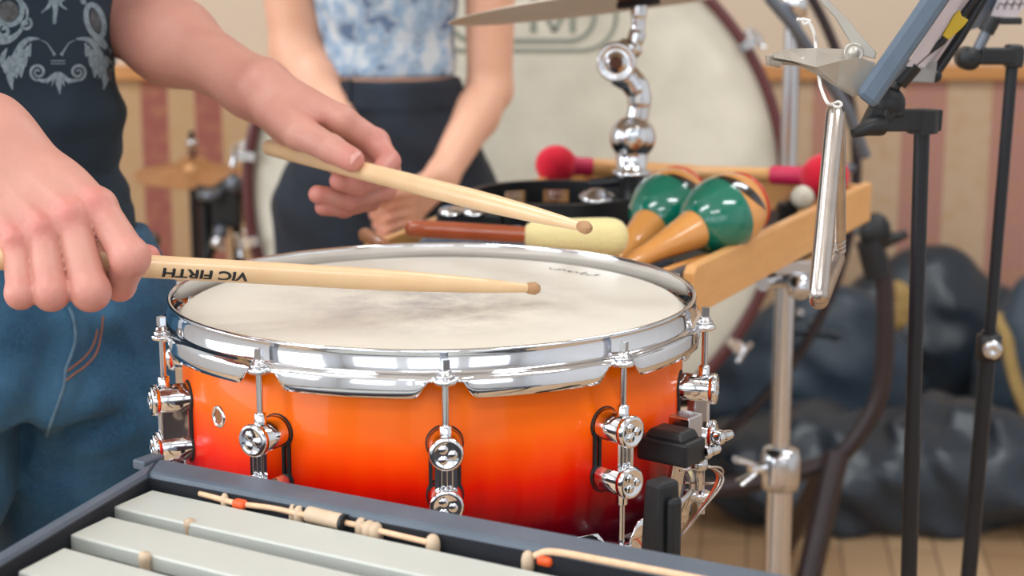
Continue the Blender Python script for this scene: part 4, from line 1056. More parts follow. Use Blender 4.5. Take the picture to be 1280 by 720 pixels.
# folder and sheets on the desk, seen nearly edge on
fo = plate([(1069, 118, -.10), (1238, -128, -.10), (1241, -128, .12), (1073, 116, .12)], 1.20, .0155, (1, 0, -.75), 'folder', M['folder'], bevel=.004)
tag(fo, 'thick blue-grey folder standing on the nearer music stand, edge towards the viewer', 'folder')
pg = plate([(1133, 82, -.03), (1196, -20, -.03), (1236, -20, .05), (1166, 84, .05)], 1.35, .0012, (1, 0, -.75), 'plastic_sheet', M['paper'], bevel=0)
tag(pg, 'pale lilac plastic sheet leaning on the nearer music stand', 'sheet')
gp = plate([(1134, 78, 0), (1172, 78, 0), (1168, 104, 0), (1128, 102, 0)], 1.372, .003, (0, 1, 0), 'desk_plate', M['greypad'], ms)
yl = plate([(1178, 44, 0), (1186, 50, 0), (1204, 34, 0), (1211, 25, 0), (1202, 20, 0), (1200, 12, 0), (1193, 18, 0)], 1.30, .003, (0, 1, 0), 'page_clip', M['yellow'], bevel=.0006)
tag(yl, 'yellow plastic page clip on the lilac sheet', 'clip')
# second stand
NY = 1.56
ft_ = at(1212, 720, NY)
m2 = thing('music_stand', (ft_.x - .03, NY, 0), 'black music stand at the right edge with a silver screw on its post', 'music stand', 'black folding music stands')
j, ft = post(m2, 1266, 70, 1212, 720, NY, .0054, .0074, 430)
mb = MB(); a, b = at(1270, 70, NY), at(1228, 70, NY - .01); mb.box((a + b) / 2, ((b - a).length + .01, .014, .0145), frame(b - a)); mb.build('bracket', M['blackplastic'], m2, bevel=.002)
mb = MB(); mb.box(at(1267, 70, NY), (.014, .016, .020)); mb.build('collar', M['blackplastic'], m2, bevel=.002)
MB().lathe(at(1214, 74, NY - .03), (0, 1, 0), [(0, .001), (0, .0085), (.004, .0102), (.02, .0102), (.022, .008), (.022, .001)], 24).build('tilt_knob', M['blackplastic'], m2)
MB().cyl(at(1222, 62, NY - .01), at(1238, 30, NY - .01), .0048).build('neck', M['greypipe'], m2)
MB().cyl(at(1232, 40, NY - .01), at(1242, 22, NY - .01), .0072).build('neck_collar', M['blackplastic'], m2)
mb = MB(); mb.lathe(j, (0, 0, 1), [(-.014, .0085), (-.014, .0115), (.008, .0115), (.010, .0075)], 20); mb.build('joint_collar', M['blackplastic'], m2)
MB().lathe(j + V((0, -.010, -.002)), (-.1, -1, 0), [(0, .0085), (.006, .0088), (.008, .0066), (.008, .004), (.007, .0001)], 20).build('silver_screw', M['chrome_soft'], m2)
dk = plate([(1206, 40, -.02), (1232, -10, -.02), (1300, -20, .03), (1266, 28, .03), (1226, 34, 0)], 1.60, .003, (0, 1, .3), 'desk_plate', M['folder'], m2)
pp = plate([(1238, 20, 0), (1256, -20, 0), (1300, -20, .03), (1270, 22, .03)], 1.585, .0012, (0, -1, 0), 'sheet_music', M['paper'], bevel=0)
tag(pp, 'white sheet with grey pen lines on the right edge music stand', 'sheet')
mb = MB()
for k in range(4): mb.tube(spline([at(1246 + 9 * k, 12, 1.579), at(1250 + 9 * k, 4, 1.577), at(1256 + 9 * k, 6, 1.577), at(1262 + 9 * k, -6, 1.579)]), .0006, 6)
mb.build('pen_lines', M['ink'], pp)
mb = MB(); mb.box(at(1262, 26, 1.57), (.020, .01, .006)); mb.build('desk_lip', M['blackplastic'], m2, bevel=.001)

# ------------------------------------------------------------------ triangle, string and spring clip
NC, FC, AP = at(1022, 380, 1.04), at(1046, 322, 1.155), at(1045, 129, 1.10)
tri = thing('triangle', (NC + FC) / 2, 'silver triangle hanging edge-on from a white string at the right', 'triangle')
r_ = .0060
def corner(p, q, s, k=.014):
    a = q + (p - q).normalized() * k; b = q + (s - q).normalized() * k
    return [a, (a + q * 2 + b) / 4 * .5 + q * .5 * 1 if False else (a * .25 + q * .5 + b * .25), b]
OE = AP + (FC - AP) * .90
pts = [OE, AP + (FC - AP) * .4] + corner(FC, AP, NC) + [AP + (NC - AP) * .5] + corner(AP, NC, FC) + [NC + (FC - NC) * .5, NC + (FC - NC) * .93]
dn = (FC - AP).normalized()
path = []
segs = [[AP + (FC - AP) * .86, AP + (FC - AP) * .3]] + [corner(FC, AP, NC)] + [[AP + (NC - AP) * .5]] + [corner(AP, NC, FC)] + [[NC + (FC - NC) * .5, NC + (FC - NC) * .97]]
flat_ = [p for s_ in segs for p in s_]
MB().tube(spline(flat_, 10), r_, 20).build('bar', M['steel'], tri)
e0 = AP + (FC - AP) * .86
g = MB().lathe(e0, dn, [(0, .006), (.001, .0048), (.002, .006), (.0035, .0062), (.0045, .0048), (.0055, .006), (.007, .0062), (.008, .0048), (.009, .006), (.0115, .0062), (.0125, .0052), (.0225, .0008), (.023, .0001)], 20)
g.build('grooved_tip', M['steel'], tri)
cl = thing('spring_clip', at(1030, 80, 1.10), 'satin metal spring clip holding the triangle string', 'clip')
CYy = 1.12
def pl(pts, dy, t, name, m=None, b=.0006): return plate([(u, v, 0) for u, v in pts], CYy + dy, t, (0, 1, 0), name, m or M['clip_grey'], cl, b)
def plate3(rows, name, m):   # bent sheet from two rows of points
    mb = MB(); n = len(rows[0]); off = V((0, .002, -.0015))
    vs = [p for r0 in rows for p in r0]; vs2 = [p + off for p in vs]; k = len(vs); q = len(rows)
    fs = [(i * n + j_, i * n + j_ + 1, (i + 1) * n + j_ + 1, (i + 1) * n + j_) for i in range(q - 1) for j_ in range(n - 1)]
    fs2 = [tuple(x + k for x in f[::-1]) for f in fs]
    mb.add(vs + vs2, fs + fs2, False); return mb.build(name, m, cl)
top = [at(u, v, CYy + .02) for u, v in ((964, 67), (985, 61), (1020, 60), (1052, 61), (1072, 70), (1094, 76))]
mid = [at(u, v, CYy - .012) for u, v in ((962, 71), (990, 76), (1020, 84), (1050, 76), (1072, 72), (1094, 79))]
bot = [at(u, v, CYy - .006) for u, v in ((965, 77), (1000, 80), (1024, 92), (1046, 106), (1066, 118), (1082, 116))]
plate3([top, mid, bot], 'jaw', M['clip_grey'])
MB().tube([at(962, 69, CYy - .008), at(962, 77, CYy - .008), at(975, 79, CYy - .006)], .003, 10).build('jaw_lip', M['clip_grey'], cl)
pl([(1020, -4), (1032, -4), (1062, 26), (1076, 44), (1096, 66), (1094, 74), (1078, 70), (1066, 60), (1060, 48), (1044, 22)], -.006, .003, 'lever')
MB().lathe(at(1067, 66, CYy - .008), (0, -1, 0), [(-.004, .0062), (.001, .0064), (.0015, .0056), (.001, .0050), (.0015, .0030), (.0025, .0026), (.0028, .0001)], 28).build('pivot', M['clip_grey'], cl)
MB().cyl(at(1067, 66, CYy - .008), at(1067, 66, CYy + .018), .0035).build('pivot_pin', M['steel'], cl)
s_ = spline([at(1040, 131, 1.095), at(1034, 128, 1.09), at(1027, 112, 1.10), at(1024, 98, 1.115), at(1020, 60, 1.15), at(1018, 42, 1.15), at(1011, 28, 1.15), at(1003, 24, 1.15), at(1006, 30, 1.15), at(1012, 26, 1.15), at(996, 24, 1.15)])
sg = MB().tube(s_, .0011, 8); sg.tube(spline([at(1040, 131, 1.095), at(1047, 134, 1.093), at(1052, 131, 1.098), at(1048, 127, 1.106), at(1040, 131, 1.108)]), .0009, 8)
tag(sg.build('string', M['string']), 'thin white string looped through the triangle and the clip', 'string')
# ------------------------------------------------------------------ the drummer
ROT = R(45)
HC = V((-.462, 1.50, 0))
rt = V((-.707, -.707, 0)); fw = V((.707, -.707, 0))      # his right, his front
def at2(u, v, Y): return A3(at(u, v, Y))
man = thing('person', (HC.x, HC.y, 0), 'drummer in a dark teal printed t-shirt and blue jeans holding two drumsticks', 'person')
# right hand joints
def J(*a): return at(*a)
RH_f = [  # index, middle, ring, little: knuckle, middle joint, end joint, tip
    [J(123, 258, 1.060), J(163, 322, 1.040), J(150, 357, 1.056), J(138, 352, 1.078)],
    [J(90, 272, 1.050), J(113, 364, 1.032), J(108, 367, 1.060), J(104, 350, 1.078)],
    [J(54, 288, 1.046), J(64, 366, 1.028), J(68, 367, 1.054), J(66, 350, 1.072)],
    [J(20, 304, 1.044), J(26, 367, 1.026), J(28, 367, 1.046), J(30, 350, 1.060)]]
RH_r = [(.0104, .0112, .0092, .0080), (.0098, .0114, .0092, .0080), (.0090, .0102, .0086, .0076), (.0082, .0086, .0076, .0068)]
RW = J(-32, 188, 1.085)
RW_i = [J(-8, 160, 1.10), J(-20, 180, 1.09), J(-34, 200, 1.08), J(-44, 216, 1.075)]
RTh = [J(40, 222, 1.105), J(110, 280, 1.115), J(165, 322, 1.105), J(184, 322, 1.094)]
RTh_r = (.014, .0125, .0108, .0085)
RE = V((-.565, 1.165, 1.150))
RS = HC + rt * .19 + V((.02, -.01, 1.40))
def hand_field(fing, rads, wi, wr, th, thr, palm, side=None):
    def f(P):
        d = None
        for k in range(4):
            e = cone(P, wi[k], fing[k][0], .0155, rads[k][0] * .98)
            d = e if d is None else smin(d, e, .012)
        for c, r_, k in palm: d = smin(d, ell(P, c, r_), k)
        d = smin(d, cone(P, th[0], th[1], .015, thr[1]), .014)
        for k in range(4):     # knuckles
            d = smin(d, np.sqrt(((P - A3(fing[k][0])) ** 2).sum(1)) - rads[k][0] * 1.02, .004)
        g = None
        for k in range(4):
            e = chain(P, fing[k], rads[k], .0035)
            pip = fing[k][1]
            e = smin(e, np.sqrt(((P - A3(pip)) ** 2).sum(1)) - rads[k][1] * 1.02, .003)
            g = e if g is None else smin(g, e, .0012)
        t = chain(P, th, thr, .004)
        g = smin(g, t, .0012)
        d = smin(d, g, .0040)
        return d
    return f
pc = (RH_f[1][0] + RH_f[2][0] + RW) / 3
fRH = hand_field(RH_f, RH_r, RW_i, None, RTh, RTh_r, [(pc + V((0, .012, -.006)), (.036, .020, .030), .012)])
def f_right(P):
    d = fRH(P)
    mid = RW.lerp(RE, .35) + V((0, 0, -.003))
    a = smin(cone(P, RW + V((.01, 0, -.004)), mid, .0245, .034), cone(P, mid, RE, .034, .043), .03)
    a = smin(a, cone(P, RW_i[0], RW_i[3], .016, .016), .02)
    d = smin(d, a, .022)
    # tendons on the back of the hand
    for k in range(4):
        a0 = RW_i[k].lerp(RH_f[k][0], .25); n = V((.0, -.72, .60))
        d = smin(d, cone(P, a0 + n * .0118, RH_f[k][0] + n * .0085, .0022, .0034), .006)
    return d
# left hand
LH_f = [
    [J(428, 150, 1.420), J(470, 178, 1.425), J(486, 202, 1.408), J(476, 214, 1.390)],
    [J(440, 172, 1.445), J(484, 214, 1.432), J(448, 231, 1.412), J(424, 226, 1.396)],
    [J(432, 188, 1.462), J(480, 236, 1.442), J(436, 250, 1.420), J(397, 243, 1.402)],
    [J(420, 200, 1.474), J(462, 250, 1.450), J(430, 260, 1.426), J(404, 259, 1.408)]]
LH_r = [(.0112, .0106, .0092, .0080), (.0108, .0102, .0090, .0080), (.0100, .0096, .0086, .0076), (.0100, .0088, .0078, .0070)]
LW = J(322, 110, 1.46)
LW_i = [J(334, 104, 1.448), J(326, 112, 1.458), J(320, 118, 1.470), J(314, 122, 1.480)]
LTh = [J(345, 138, 1.435), J(376, 166, 1.402), J(414, 186, 1.376), J(440, 200, 1.364)]
LTh_r = (.016, .0135, .0110, .0098)
fLH = hand_field(LH_f, LH_r, LW_i, None, LTh, LTh_r, [((LH_f[1][0] + LW) / 2 + V((0, .005, -.008)), (.034, .026, .024), .012)])
LE = V((-.415, 1.655, 1.125))
def f_left(P):
    d = fLH(P)
    mid = LW.lerp(LE, .42) + V((0, 0, .002))
    a = smin(cone(P, LW, mid, .0225, .033), cone(P, mid, LE, .033, .041), .03)
    return smin(d, a, .022)
# trunk, head and legs
TK = [(.80, HC.x - .002, HC.y, .160, .108), (.88, HC.x - .004, HC.y, .155, .104), (.96, HC.x - .014, HC.y, .142, .090), (1.03, HC.x - .022, HC.y + .004, .140, .092), (1.12, HC.x - .029, HC.y + .01, .150, .104), (1.25, HC.x - .02, HC.y + .01, .172, .116), (1.36, HC.x - .02, HC.y + .01, .178, .108), (1.43, HC.x - .02, HC.y + .01, .13, .08), (1.47, HC.x - .02, HC.y + .01, .07, .06)]
HD = HC + V((.02, -.03, 1.62))
hipL, hipR = HC - rt * .088 + V((.012, -.02, .80)), HC + rt * .088 + V((.0, -.0, .80))
kneeL, kneeR = V((-.395, 1.60, .46)), V((-.60, 1.33, .46))
ankL, ankR = V((-.43, 1.70, .08)), V((-.66, 1.36, .08))
LS = HC - rt * .19 + V((-.02, .01, 1.40))
def f_trunk(P):
    d = loft(P, TK, ROT, 2.2)
    d = smin(d, chain(P, [RS, RE], [.054, .043]), .04); d = smin(d, chain(P, [LS, LE], [.052, .041]), .04)
    n0 = HC + V((-.015, .005, 1.44)); d = smin(d, cone(P, n0, HD + V((0, 0, -.06)), .058, .052), .03)
    d = smin(d, ell(P, HD + V((-.008, .008, .035)), (.078, .088, .098)), .02)
    d = smin(d, ell(P, HD + fw * .035 + V((0, 0, -.045)), (.05, .05, .06)), .03)
    d = smin(d, cone(P, HD + fw * .088 + V((0, 0, .03)), HD + fw * .112 + V((0, 0, -.012)), .007, .012), .010)
    for s in (-1, 1):
        d = smin(d, ell(P, HD + rt * (.080 * s) + V((0, 0, .005)), (.016, .016, .032)), .006)
        d = smin(d, -(-ell(P, HD + fw * .082 + rt * (.031 * s) + V((0, 0, .03)), (.012, .012, .009))), .004)
    d = smin(d, ell(P, HD + fw * .083 + V((0, 0, -.045)), (.016, .016, .006)), .005)
    for h_, k_, a_ in ((hipL, kneeL, ankL), (hipR, kneeR, ankR)):
        d = smin(d, chain(P, [h_, k_, a_], [.078, .052, .036], .03), .03)
    return d
body = []
def bb(ps, m): return [min(p[i] for p in ps) - m for i in range(3)], [max(p[i] for p in ps) + m for i in range(3)]
lo, hi = bb([RE, RW] + [p for f_ in RH_f for p in f_], .05); body.append(surface(f_right, lo, hi, .0013))
lo, hi = bb([LE, LW] + [p for f_ in LH_f for p in f_], .05); body.append(surface(f_left, lo, hi, .0014))
body.append(surface(f_trunk, (-.82, 1.0, .02), (-.15, 1.88, 1.80), .008))
red = [(p, .012, .42) for f_ in RH_f for p in (f_[0] + V((0, -.010, .006)),)] + [(f_[1], .014, .3) for f_ in RH_f] + [(f_[2], .012, .55) for f_ in RH_f]
red += [(f_[1], .014, .35) for f_ in LH_f] + [(f_[2], .013, .5) for f_ in LH_f] + [(f_[3], .010, .5) for f_ in LH_f] + [(LTh[3], .012, .45), (LTh[1] + V((.012, 0, .006)), .010, .45), (RTh[3], .012, .6)]
bodyo = build_np('body', body, M['skin_man'], man, red)
# fingernails
def nail(c, n, d, w=.0062, l=.0075):
    n = V(n).normalized(); d = (V(d) - n * V(d).dot(n)).normalized(); s = n.cross(d); mb = MB(); vs = []; N = 7
    for i in range(N):
        for j in range(N):
            a, b = -1 + 2 * i / (N - 1), -1 + 2 * j / (N - 1)
            ln = l * (1 - .22 * a * a) if b > 0 else l * (1 - .12 * a * a)
            vs.append(V(c) + s * (a * w) + d * (b * ln) + n * (-.0026 * a * a - .0012 * max(0, b) ** 2))
    mb.add(vs, [(i * N + j, (i + 1) * N + j, (i + 1) * N + j + 1, i * N + j + 1) for i in range(N - 1) for j in range(N - 1)])
    return mb.build('fingernail', M['nail'], bodyo)
thd = (LTh[3] - LTh[2]).normalized()
nn = V((-.1, -.75, .62)); nn = (nn - thd * nn.dot(thd)).normalized()
nail(LTh[3] + thd * .0015 + nn * .0093, nn, thd, .0058, .0064)
fd = (LH_f[3][3] - LH_f[3][2]).normalized(); nn = V((.2, -.85, .0)); nn = (nn - fd * nn.dot(fd)).normalized()

# t-shirt
def f_shirt(P):
    z = P[:, 2]
    k = [(q[0], q[1], q[2], q[3] + .010, q[4] + .010) for q in TK]
    k = [(.89, HC.x - .006, HC.y, .167, .119), (.94, HC.x - .016, HC.y, .150, .101)] + [q for q in k if q[0] > .95]
    d = loft(P, k, ROT, 2.2)
    d = smin(d, chain(P, [RS, RS.lerp(RE, .52)], [.070, .062]), .05); d = smin(d, chain(P, [LS, LS.lerp(LE, .52)], [.068, .062]), .05)
    x = P[:, 0] - HC.x; y = P[:, 1] - HC.y
    # soft folds: the cloth bags out over the belt
    d = d - .007 * np.exp(-((z - 1.02) / .018) ** 2) + .006 * np.exp(-((z - .968) / .012) ** 2) * (.6 + .4 * np.sin(14 * x - 9 * y)) - .006 * np.exp(-((z - .935) / .018) ** 2)
    d = d + .0035 * np.sin(46 * (x * .8 + y * .4) + 30 * z) * np.exp(-((z - .93) / .06) ** 2) + .0022 * np.sin(60 * (z + .5 * x))* np.exp(-((z - .96) / .05) ** 2)
    d = np.maximum(d, (.903 + .006 * np.sin(9 * x + 4 * y)) - z)
    return np.maximum(d, z - 1.455)
shirt = build_np('t_shirt', [surface(f_shirt, (-.84, 1.10, .86), (-.12, 1.86, 1.48), .0045)], M['shirt'], man)
# jeans
def f_jeans(P):
    z = P[:, 2]
    k = [(.782, HC.x + .010, HC.y - .007, .176, .126), (.80, HC.x + .011, HC.y - .008, .178, .128), (.86, HC.x + .006, HC.y - .005, .173, .125), (.905, HC.x - .004, HC.y, .160, .112), (.915, HC.x - .006, HC.y, .156, .109)]
    d = loft(P, k, ROT, 2.3)
    L_ = chain(P, [hipL + V((.006, -.006, -.05)), kneeL, ankL], [.103, .075, .062], .03); R_ = chain(P, [hipR + V((.006, -.006, -.05)), kneeR, ankR], [.103, .075, .062], .03)
    d = smin(d, smin(L_, R_, .004), .022)
    x = P[:, 0]; y = P[:, 1]
    w = x * .707 + y * .707 - (HC.x * .707 + HC.y * .707)
    d = d + .004 * np.sin(38 * z + 26 * w) * np.exp(-((z - .80) / .05) ** 2) + wob(P, .0025, 26) + .003 * np.sin(70 * (z - w * .9)) * np.exp(-((z - .77) / .035) ** 2 - (w / .07) ** 2)
    return np.maximum(d, .045 - z)
f_j0 = f_jeans
FLY = [(84, 360), (86, 384), (92, 400), (94, 425), (88, 446), (82, 462), (80, 480), (74, 500), (66, 522), (58, 545), (48, 580)]
def _tr(f, u, v): d = ray(u, v).normalized(); return trace(f, at(u, v, 1.15), d, 60)
fly3 = [_tr(f_j0, u, v) for u, v in FLY]; pk3 = [_tr(f_j0, u, v) for u, v in ((134, 392), (130, 415), (122, 440), (106, 462), (88, 480))]
cr3 = [[_tr(f_j0, u, v) for u, v in q] for q in (((60, 545), (95, 520), (140, 500)), ((64, 560), (110, 560), (165, 540)), ((55, 540), (30, 500), (0, 480)), ((135, 395), (165, 430), (185, 480)), ((20, 470), (8, 520), (-10, 560)))]
def f_jeans(P):
    d = f_j0(P); e = chain(P, fly3, [0] * len(fly3)); g = chain(P, pk3, [0] * len(pk3))
    d = d - .0045 * np.exp(-(e / .009) ** 2) + .0030 * np.exp(-((e - .020) / .009) ** 2) - .0028 * np.exp(-(g / .007) ** 2)
    for q in cr3: d = d - .0040 * np.exp(-(chain(P, q, [0] * len(q)) / .011) ** 2) + .0028 * np.exp(-((chain(P, [p - ZV * .018 for p in q], [0] * len(q))) / .010) ** 2)
    return d
jeans = build_np('jeans', [surface(f_jeans, (-.84, 1.10, .02), (-.15, 1.90, .97), .005)], M['denim'], man)
def onj(u, v, off=.001):
    d = ray(u, v).normalized(); p = trace(f_jeans, at(u, v, 1.15), d, 60); return p - d * off
def line_on(pts, r, name, m, parent, fn=onj, off=.0008, n=8):
    q = spline([V((u, v, 0)) for u, v in pts], n)
    return MB().tube([fn(p.x, p.y, off) for p in q], r, 6).build(name, m, parent)
line_on([(86, 384), (92, 400), (94, 425), (88, 446), (82, 462), (80, 480), (74, 500), (66, 522), (58, 545)], .0014, 'fly_edge', M['seam'], jeans)
line_on([(129, 395), (126, 420), (120, 442), (106, 458), (92, 468), (82, 476)], .0007, 'stitching', M['thread'], jeans)
line_on([(122, 412), (117, 430), (108, 444), (96, 455), (84, 464)], .0007, 'stitching', M['thread'], jeans)
# belt, hair and shoes
def f_belt(P):
    k = [(.885, HC.x - .008, HC.y - .002, .160, .111), (.93, HC.x - .016, HC.y, .148, .099)]
    return np.maximum(loft(P, k, ROT, 2.3), np.abs(P[:, 2] - .909) - .013)
build_np('belt', [surface(f_belt, (-.82, 1.15, .87), (-.15, 1.8, .95), .005)], M['leather'], man)
def f_hair(P):
    d = ell(P, HD + V((-.012, .012, .05)), (.088, .098, .100)) + wob(P, .004, 60)
    return np.maximum(d, -ell(P, HD + fw * .10 + V((0, 0, -.02)), (.10, .10, .085)))
build_np('hair', [surface(f_hair, (HD.x - .14, HD.y - .14, HD.z - .09), (HD.x + .14, HD.y + .14, HD.z + .18), .007)], M['hair'], man)
def shoes(ank, f_, par, m):
    for a in ank:
        g = lambda P, a=a: np.maximum(smin(ell(P, a + f_ * .09 + V((0, 0, -.05)), (.06, .09, .045), None), ell(P, a + V((0, 0, -.03)), (.05, .055, .06)), .04), .002 - P[:, 2])
        build_np('shoe', [surface(g, (a.x - .2, a.y - .24, -.01), (a.x + .24, a.y + .2, .14), .008)], m, par)
shoes((ankL, ankR), fw, man, M['shoe'])

# printed ornament on the shirt front
def ons(u, v, off=.0006):
    d = ray(u, v).normalized(); p = trace(f_shirt, at(u, v, 1.15), d, 60); return p - d * off
def ribbon(mb, pts, ws, n=5):
    q = spline([V((u, v, 0)) for u, v in pts], n); m_ = len(q)
    L, Rr = [], []
    for i, p in enumerate(q):
        t = i / (m_ - 1) * (len(ws) - 1); k = min(int(t), len(ws) - 2); w = ws[k] + (ws[k + 1] - ws[k]) * (t - k)
        d = (q[min(i + 1, m_ - 1)] - q[max(i - 1, 0)]).normalized(); s = V((-d.y, d.x, 0)) * (w / 2)
        s = s * 1.3; L.append(ons(p.x + s.x, p.y + s.y)); Rr.append(ons(p.x - s.x, p.y - s.y))
    vs = L + Rr; mb.add(vs, [(i, i + 1, m_ + i + 1, m_ + i) for i in range(m_ - 1)])
def spiral(mb, cx, cy, r0, turns, sgn, a0, w):
    pts = []
    for i in range(28):
        t = i / 27; r_ = r0 * (1 - t) ** .8 + .8; a = a0 + sgn * turns * 2 * math.pi * t
        pts.append((cx + r_ * math.cos(a), cy + r_ * math.sin(a)))
    ribbon(mb, pts, [w, w * 1.1, w * .8, w * .6], 2)
pr_ = MB()
for s in (-1, 1):
    cx = 72.5
    spiral(pr_, cx + s * 25, 90, 9.5, 1.7, -s, R(90), 2.6)
    ribbon(pr_, [(cx + s * 25, 99.5), (cx + s * 17, 101), (cx + s * 9, 98), (cx + s * 4, 92)], [2.5, 4, 4, 1.5])
    ribbon(pr_, [(cx + s * 2, 90), (cx + s * 9, 97), (cx + s * 14, 105)], [1, 4, .5])
    ribbon(pr_, [(cx + s * 1.5, 90), (cx + s * 5, 98), (cx + s * 8, 108)], [1, 3.6, .5])
    ribbon(pr_, [(cx + s * 4, 69), (cx + s * 7, 64), (cx + s * 14, 54), (cx + s * 22, 50)], [3.5, 1.6, 1, .6])
    ribbon(pr_, [(cx - s * 9, 79.5 if s < 0 else 76), (cx + s * 9, 79.5 if s < 0 else 76)], [1, 1], 3)
    # acanthus sweep
    ribbon(pr_, [(cx + s * 23, 48.5), (cx + s * 36, 49), (cx + s * 46, 57), (cx + s * 55, 76), (cx + s * 60, 95), (cx + s * 57, 112)], [1.5, 4.5, 6, 8, 7, 1])
    for k, (x0, y0, x1, y1, w) in enumerate(((34, 54, 35, 71, 5), (38, 57, 41, 84, 6.5), (43, 62, 46, 97, 7.5), (50, 72, 52, 98, 7), (55, 84, 58, 108, 6), (60, 70, 66, 92, 6), (64, 60, 70, 84, 6))):
        ribbon(pr_, [(cx + s * x0, y0), (cx + s * (x0 * .45 + x1 * .55 + 2), (y0 + y1) / 2), (cx + s * x1, y1)], [1.5, w * .8, w, 1])
ribbon(pr_, [(72, 90), (73.5, 104), (75, 118)], [2, 6, .6])
ribbon(pr_, [(64, -6), (62, 6), (52, 16)], [3, 4, .8]); ribbon(pr_, [(72, -6), (76, 6), (84, 12)], [4, 3, .8]); ribbon(pr_, [(69, 0), (69, 14), (68, 30)], [7, 4.5, 3]); ribbon(pr_, [(60, -6), (70, 2), (82, -4)], [4, 6, 4])
ribbon(pr_, [(102, -6), (104, 2), (108, 4)], [5, 5, 2])
# medallions
for cx, cy, rx, ry, tilt in ((119, 26, 10.5, 20, -.22), (11, 12, 17, 19, 0)):
    pts = [(cx + rx * math.cos(a) + tilt * ry * math.sin(a) * -1, cy + ry * math.sin(a)) for a in [2 * math.pi * i / 14 for i in range(15)]]
    ribbon(pr_, pts, [5, 5], 3)
spiral(pr_, 32, 30, 7, 1.3, 1, R(-60), 2.6); spiral(pr_, 5, 38, 9, 1.2, -1, R(-90), 4); ribbon(pr_, [(-4, 52), (10, 50), (24, 40), (34, 22)], [6, 7, 4, 2]); ribbon(pr_, [(118, 44), (126, 52), (134, 60)], [6, 8, 5])
ribbon(pr_, [(24, 0), (33, 10), (34, 22)], [4, 3, 2])
pr_.build('shirt_print', M['print'], shirt)
for cx, cy, rx, ry in ((119.5, 26, 6, 14), (10, 14, 13, 13), (137, 92, 3.5, 9)):
    pd = MB(); n = 20; ring_ = [ons(cx + rx * math.cos(2 * math.pi * i / n) - (ry * .2 * math.sin(2 * math.pi * i / n) * (-1 if cx > 100 else 0)), cy + ry * math.sin(2 * math.pi * i / n), .0009) for i in range(n)]
    c = ons(cx, cy, .0009); pd.add([c] + ring_, [(0, i + 1, (i + 1) % n + 1) for i in range(n)])
    pd.build('print_medallion', M['print_dark'], shirt)

# ------------------------------------------------------------------ the woman
WY = 2.66
wc = at(483, 100, WY)
wom = thing('person', (wc.x, WY, 0), 'woman in a blue and white crop top and black trousers with hands clasped', 'person')
def WX(u, v, dy=0): return at(u, v, WY + dy)
kx = WY * 1.02 / F
def zv(v): return at(480, v, WY).z
WT = [(zv(330), wc.x + .0, WY, 126 * kx, .11), (zv(250), wc.x - .002, WY, 126 * kx, .115), (zv(215), wc.x - .0, WY, 119 * kx, .112), (zv(170), wc.x + .004, WY, 103 * kx, .10), (zv(130), wc.x + .006, WY, 87 * kx, .088), (zv(96), wc.x + .004, WY, 77 * kx, .078), (zv(50), wc.x + .002, WY, 75 * kx, .076), (zv(0), wc.x, WY, 81 * kx, .085), (1.20, wc.x, WY, .128, .10), (1.30, wc.x, WY, .135, .095), (1.36, wc.x, WY, .10, .07), (1.40, wc.x, WY, .05, .05)]
def grow(k, a, lo=0, hi=9): return [(z, x, y, w + a, d + a) for z, x, y, w, d in k if lo <= z <= hi]
SL, SR_ = V((wc.x - .165, WY, 1.31)), V((wc.x + .158, WY, 1.31))
EL, ER = WX(374, 66, .0), WX(612, 112, .0)
# wrists and hands, clasped in front
HL = [WX(452, 205, -.14), WX(552, 222, -.13)]       # her right wrist (photo left), her left wrist
wl, wr2 = HL
whd = HD.copy(); WH = V((wc.x, WY - .02, 1.50))
def fingers(f, base, dirs, curl, lens, r0):
    pass
wf = []
for k in range(4):   # her left hand over the other, fingers pointing down to the photo's left
    b = WX(518 - 1 * k, 236 + 12 * k, -.20 + .008 * k); m_ = WX(488 - 1 * k, 240 + 15 * k, -.218 + .008 * k); t_ = WX(466 + 3 * k, 255 + 13 * k, -.20 + .008 * k); e_ = WX(470 + 5 * k, 268 + 10 * k, -.19)
    wf.append([b, m_, t_, e_])
wf2 = []
for k in range(4):
    b = WX(478 + 3 * k, 238 + 8 * k, -.165); m_ = WX(500 + 3 * k, 252 + 9 * k, -.175); t_ = WX(518 + 1 * k, 262 + 9 * k, -.17)
    wf2.append([b, m_, t_, WX(522, 272 + 7 * k, -.16)])
def f_wom(P):
    d = loft(P, WT, 0, 2.1)
    n0 = V((wc.x, WY, 1.36)); d = smin(d, cone(P, n0, WH + V((0, 0, -.05)), .045, .042), .03)
    d = smin(d, ell(P, WH + V((0, .01, .03)), (.070, .082, .09)), .02); d = smin(d, ell(P, WH + V((0, -.03, -.045)), (.045, .045, .05)), .03)
    d = smin(d, cone(P, WH + V((0, -.078, .02)), WH + V((0, -.096, -.015)), .006, .010), .01)
    for s in (-1, 1): d = smin(d, ell(P, WH + V((.070 * s, 0, 0)), (.014, .016, .028)), .006)
    d = smin(d, ell(P, WH + V((0, -.073, -.045)), (.016, .012, .006)), .004)
    for s in (-1, 1): d = smin(d, chain(P, [V((wc.x + .085 * s, WY, .74)), V((wc.x + .085 * s, WY - .01, .44)), V((wc.x + .09 * s, WY + .03, .08))], [.08, .052, .034], .02), .02)
    return d
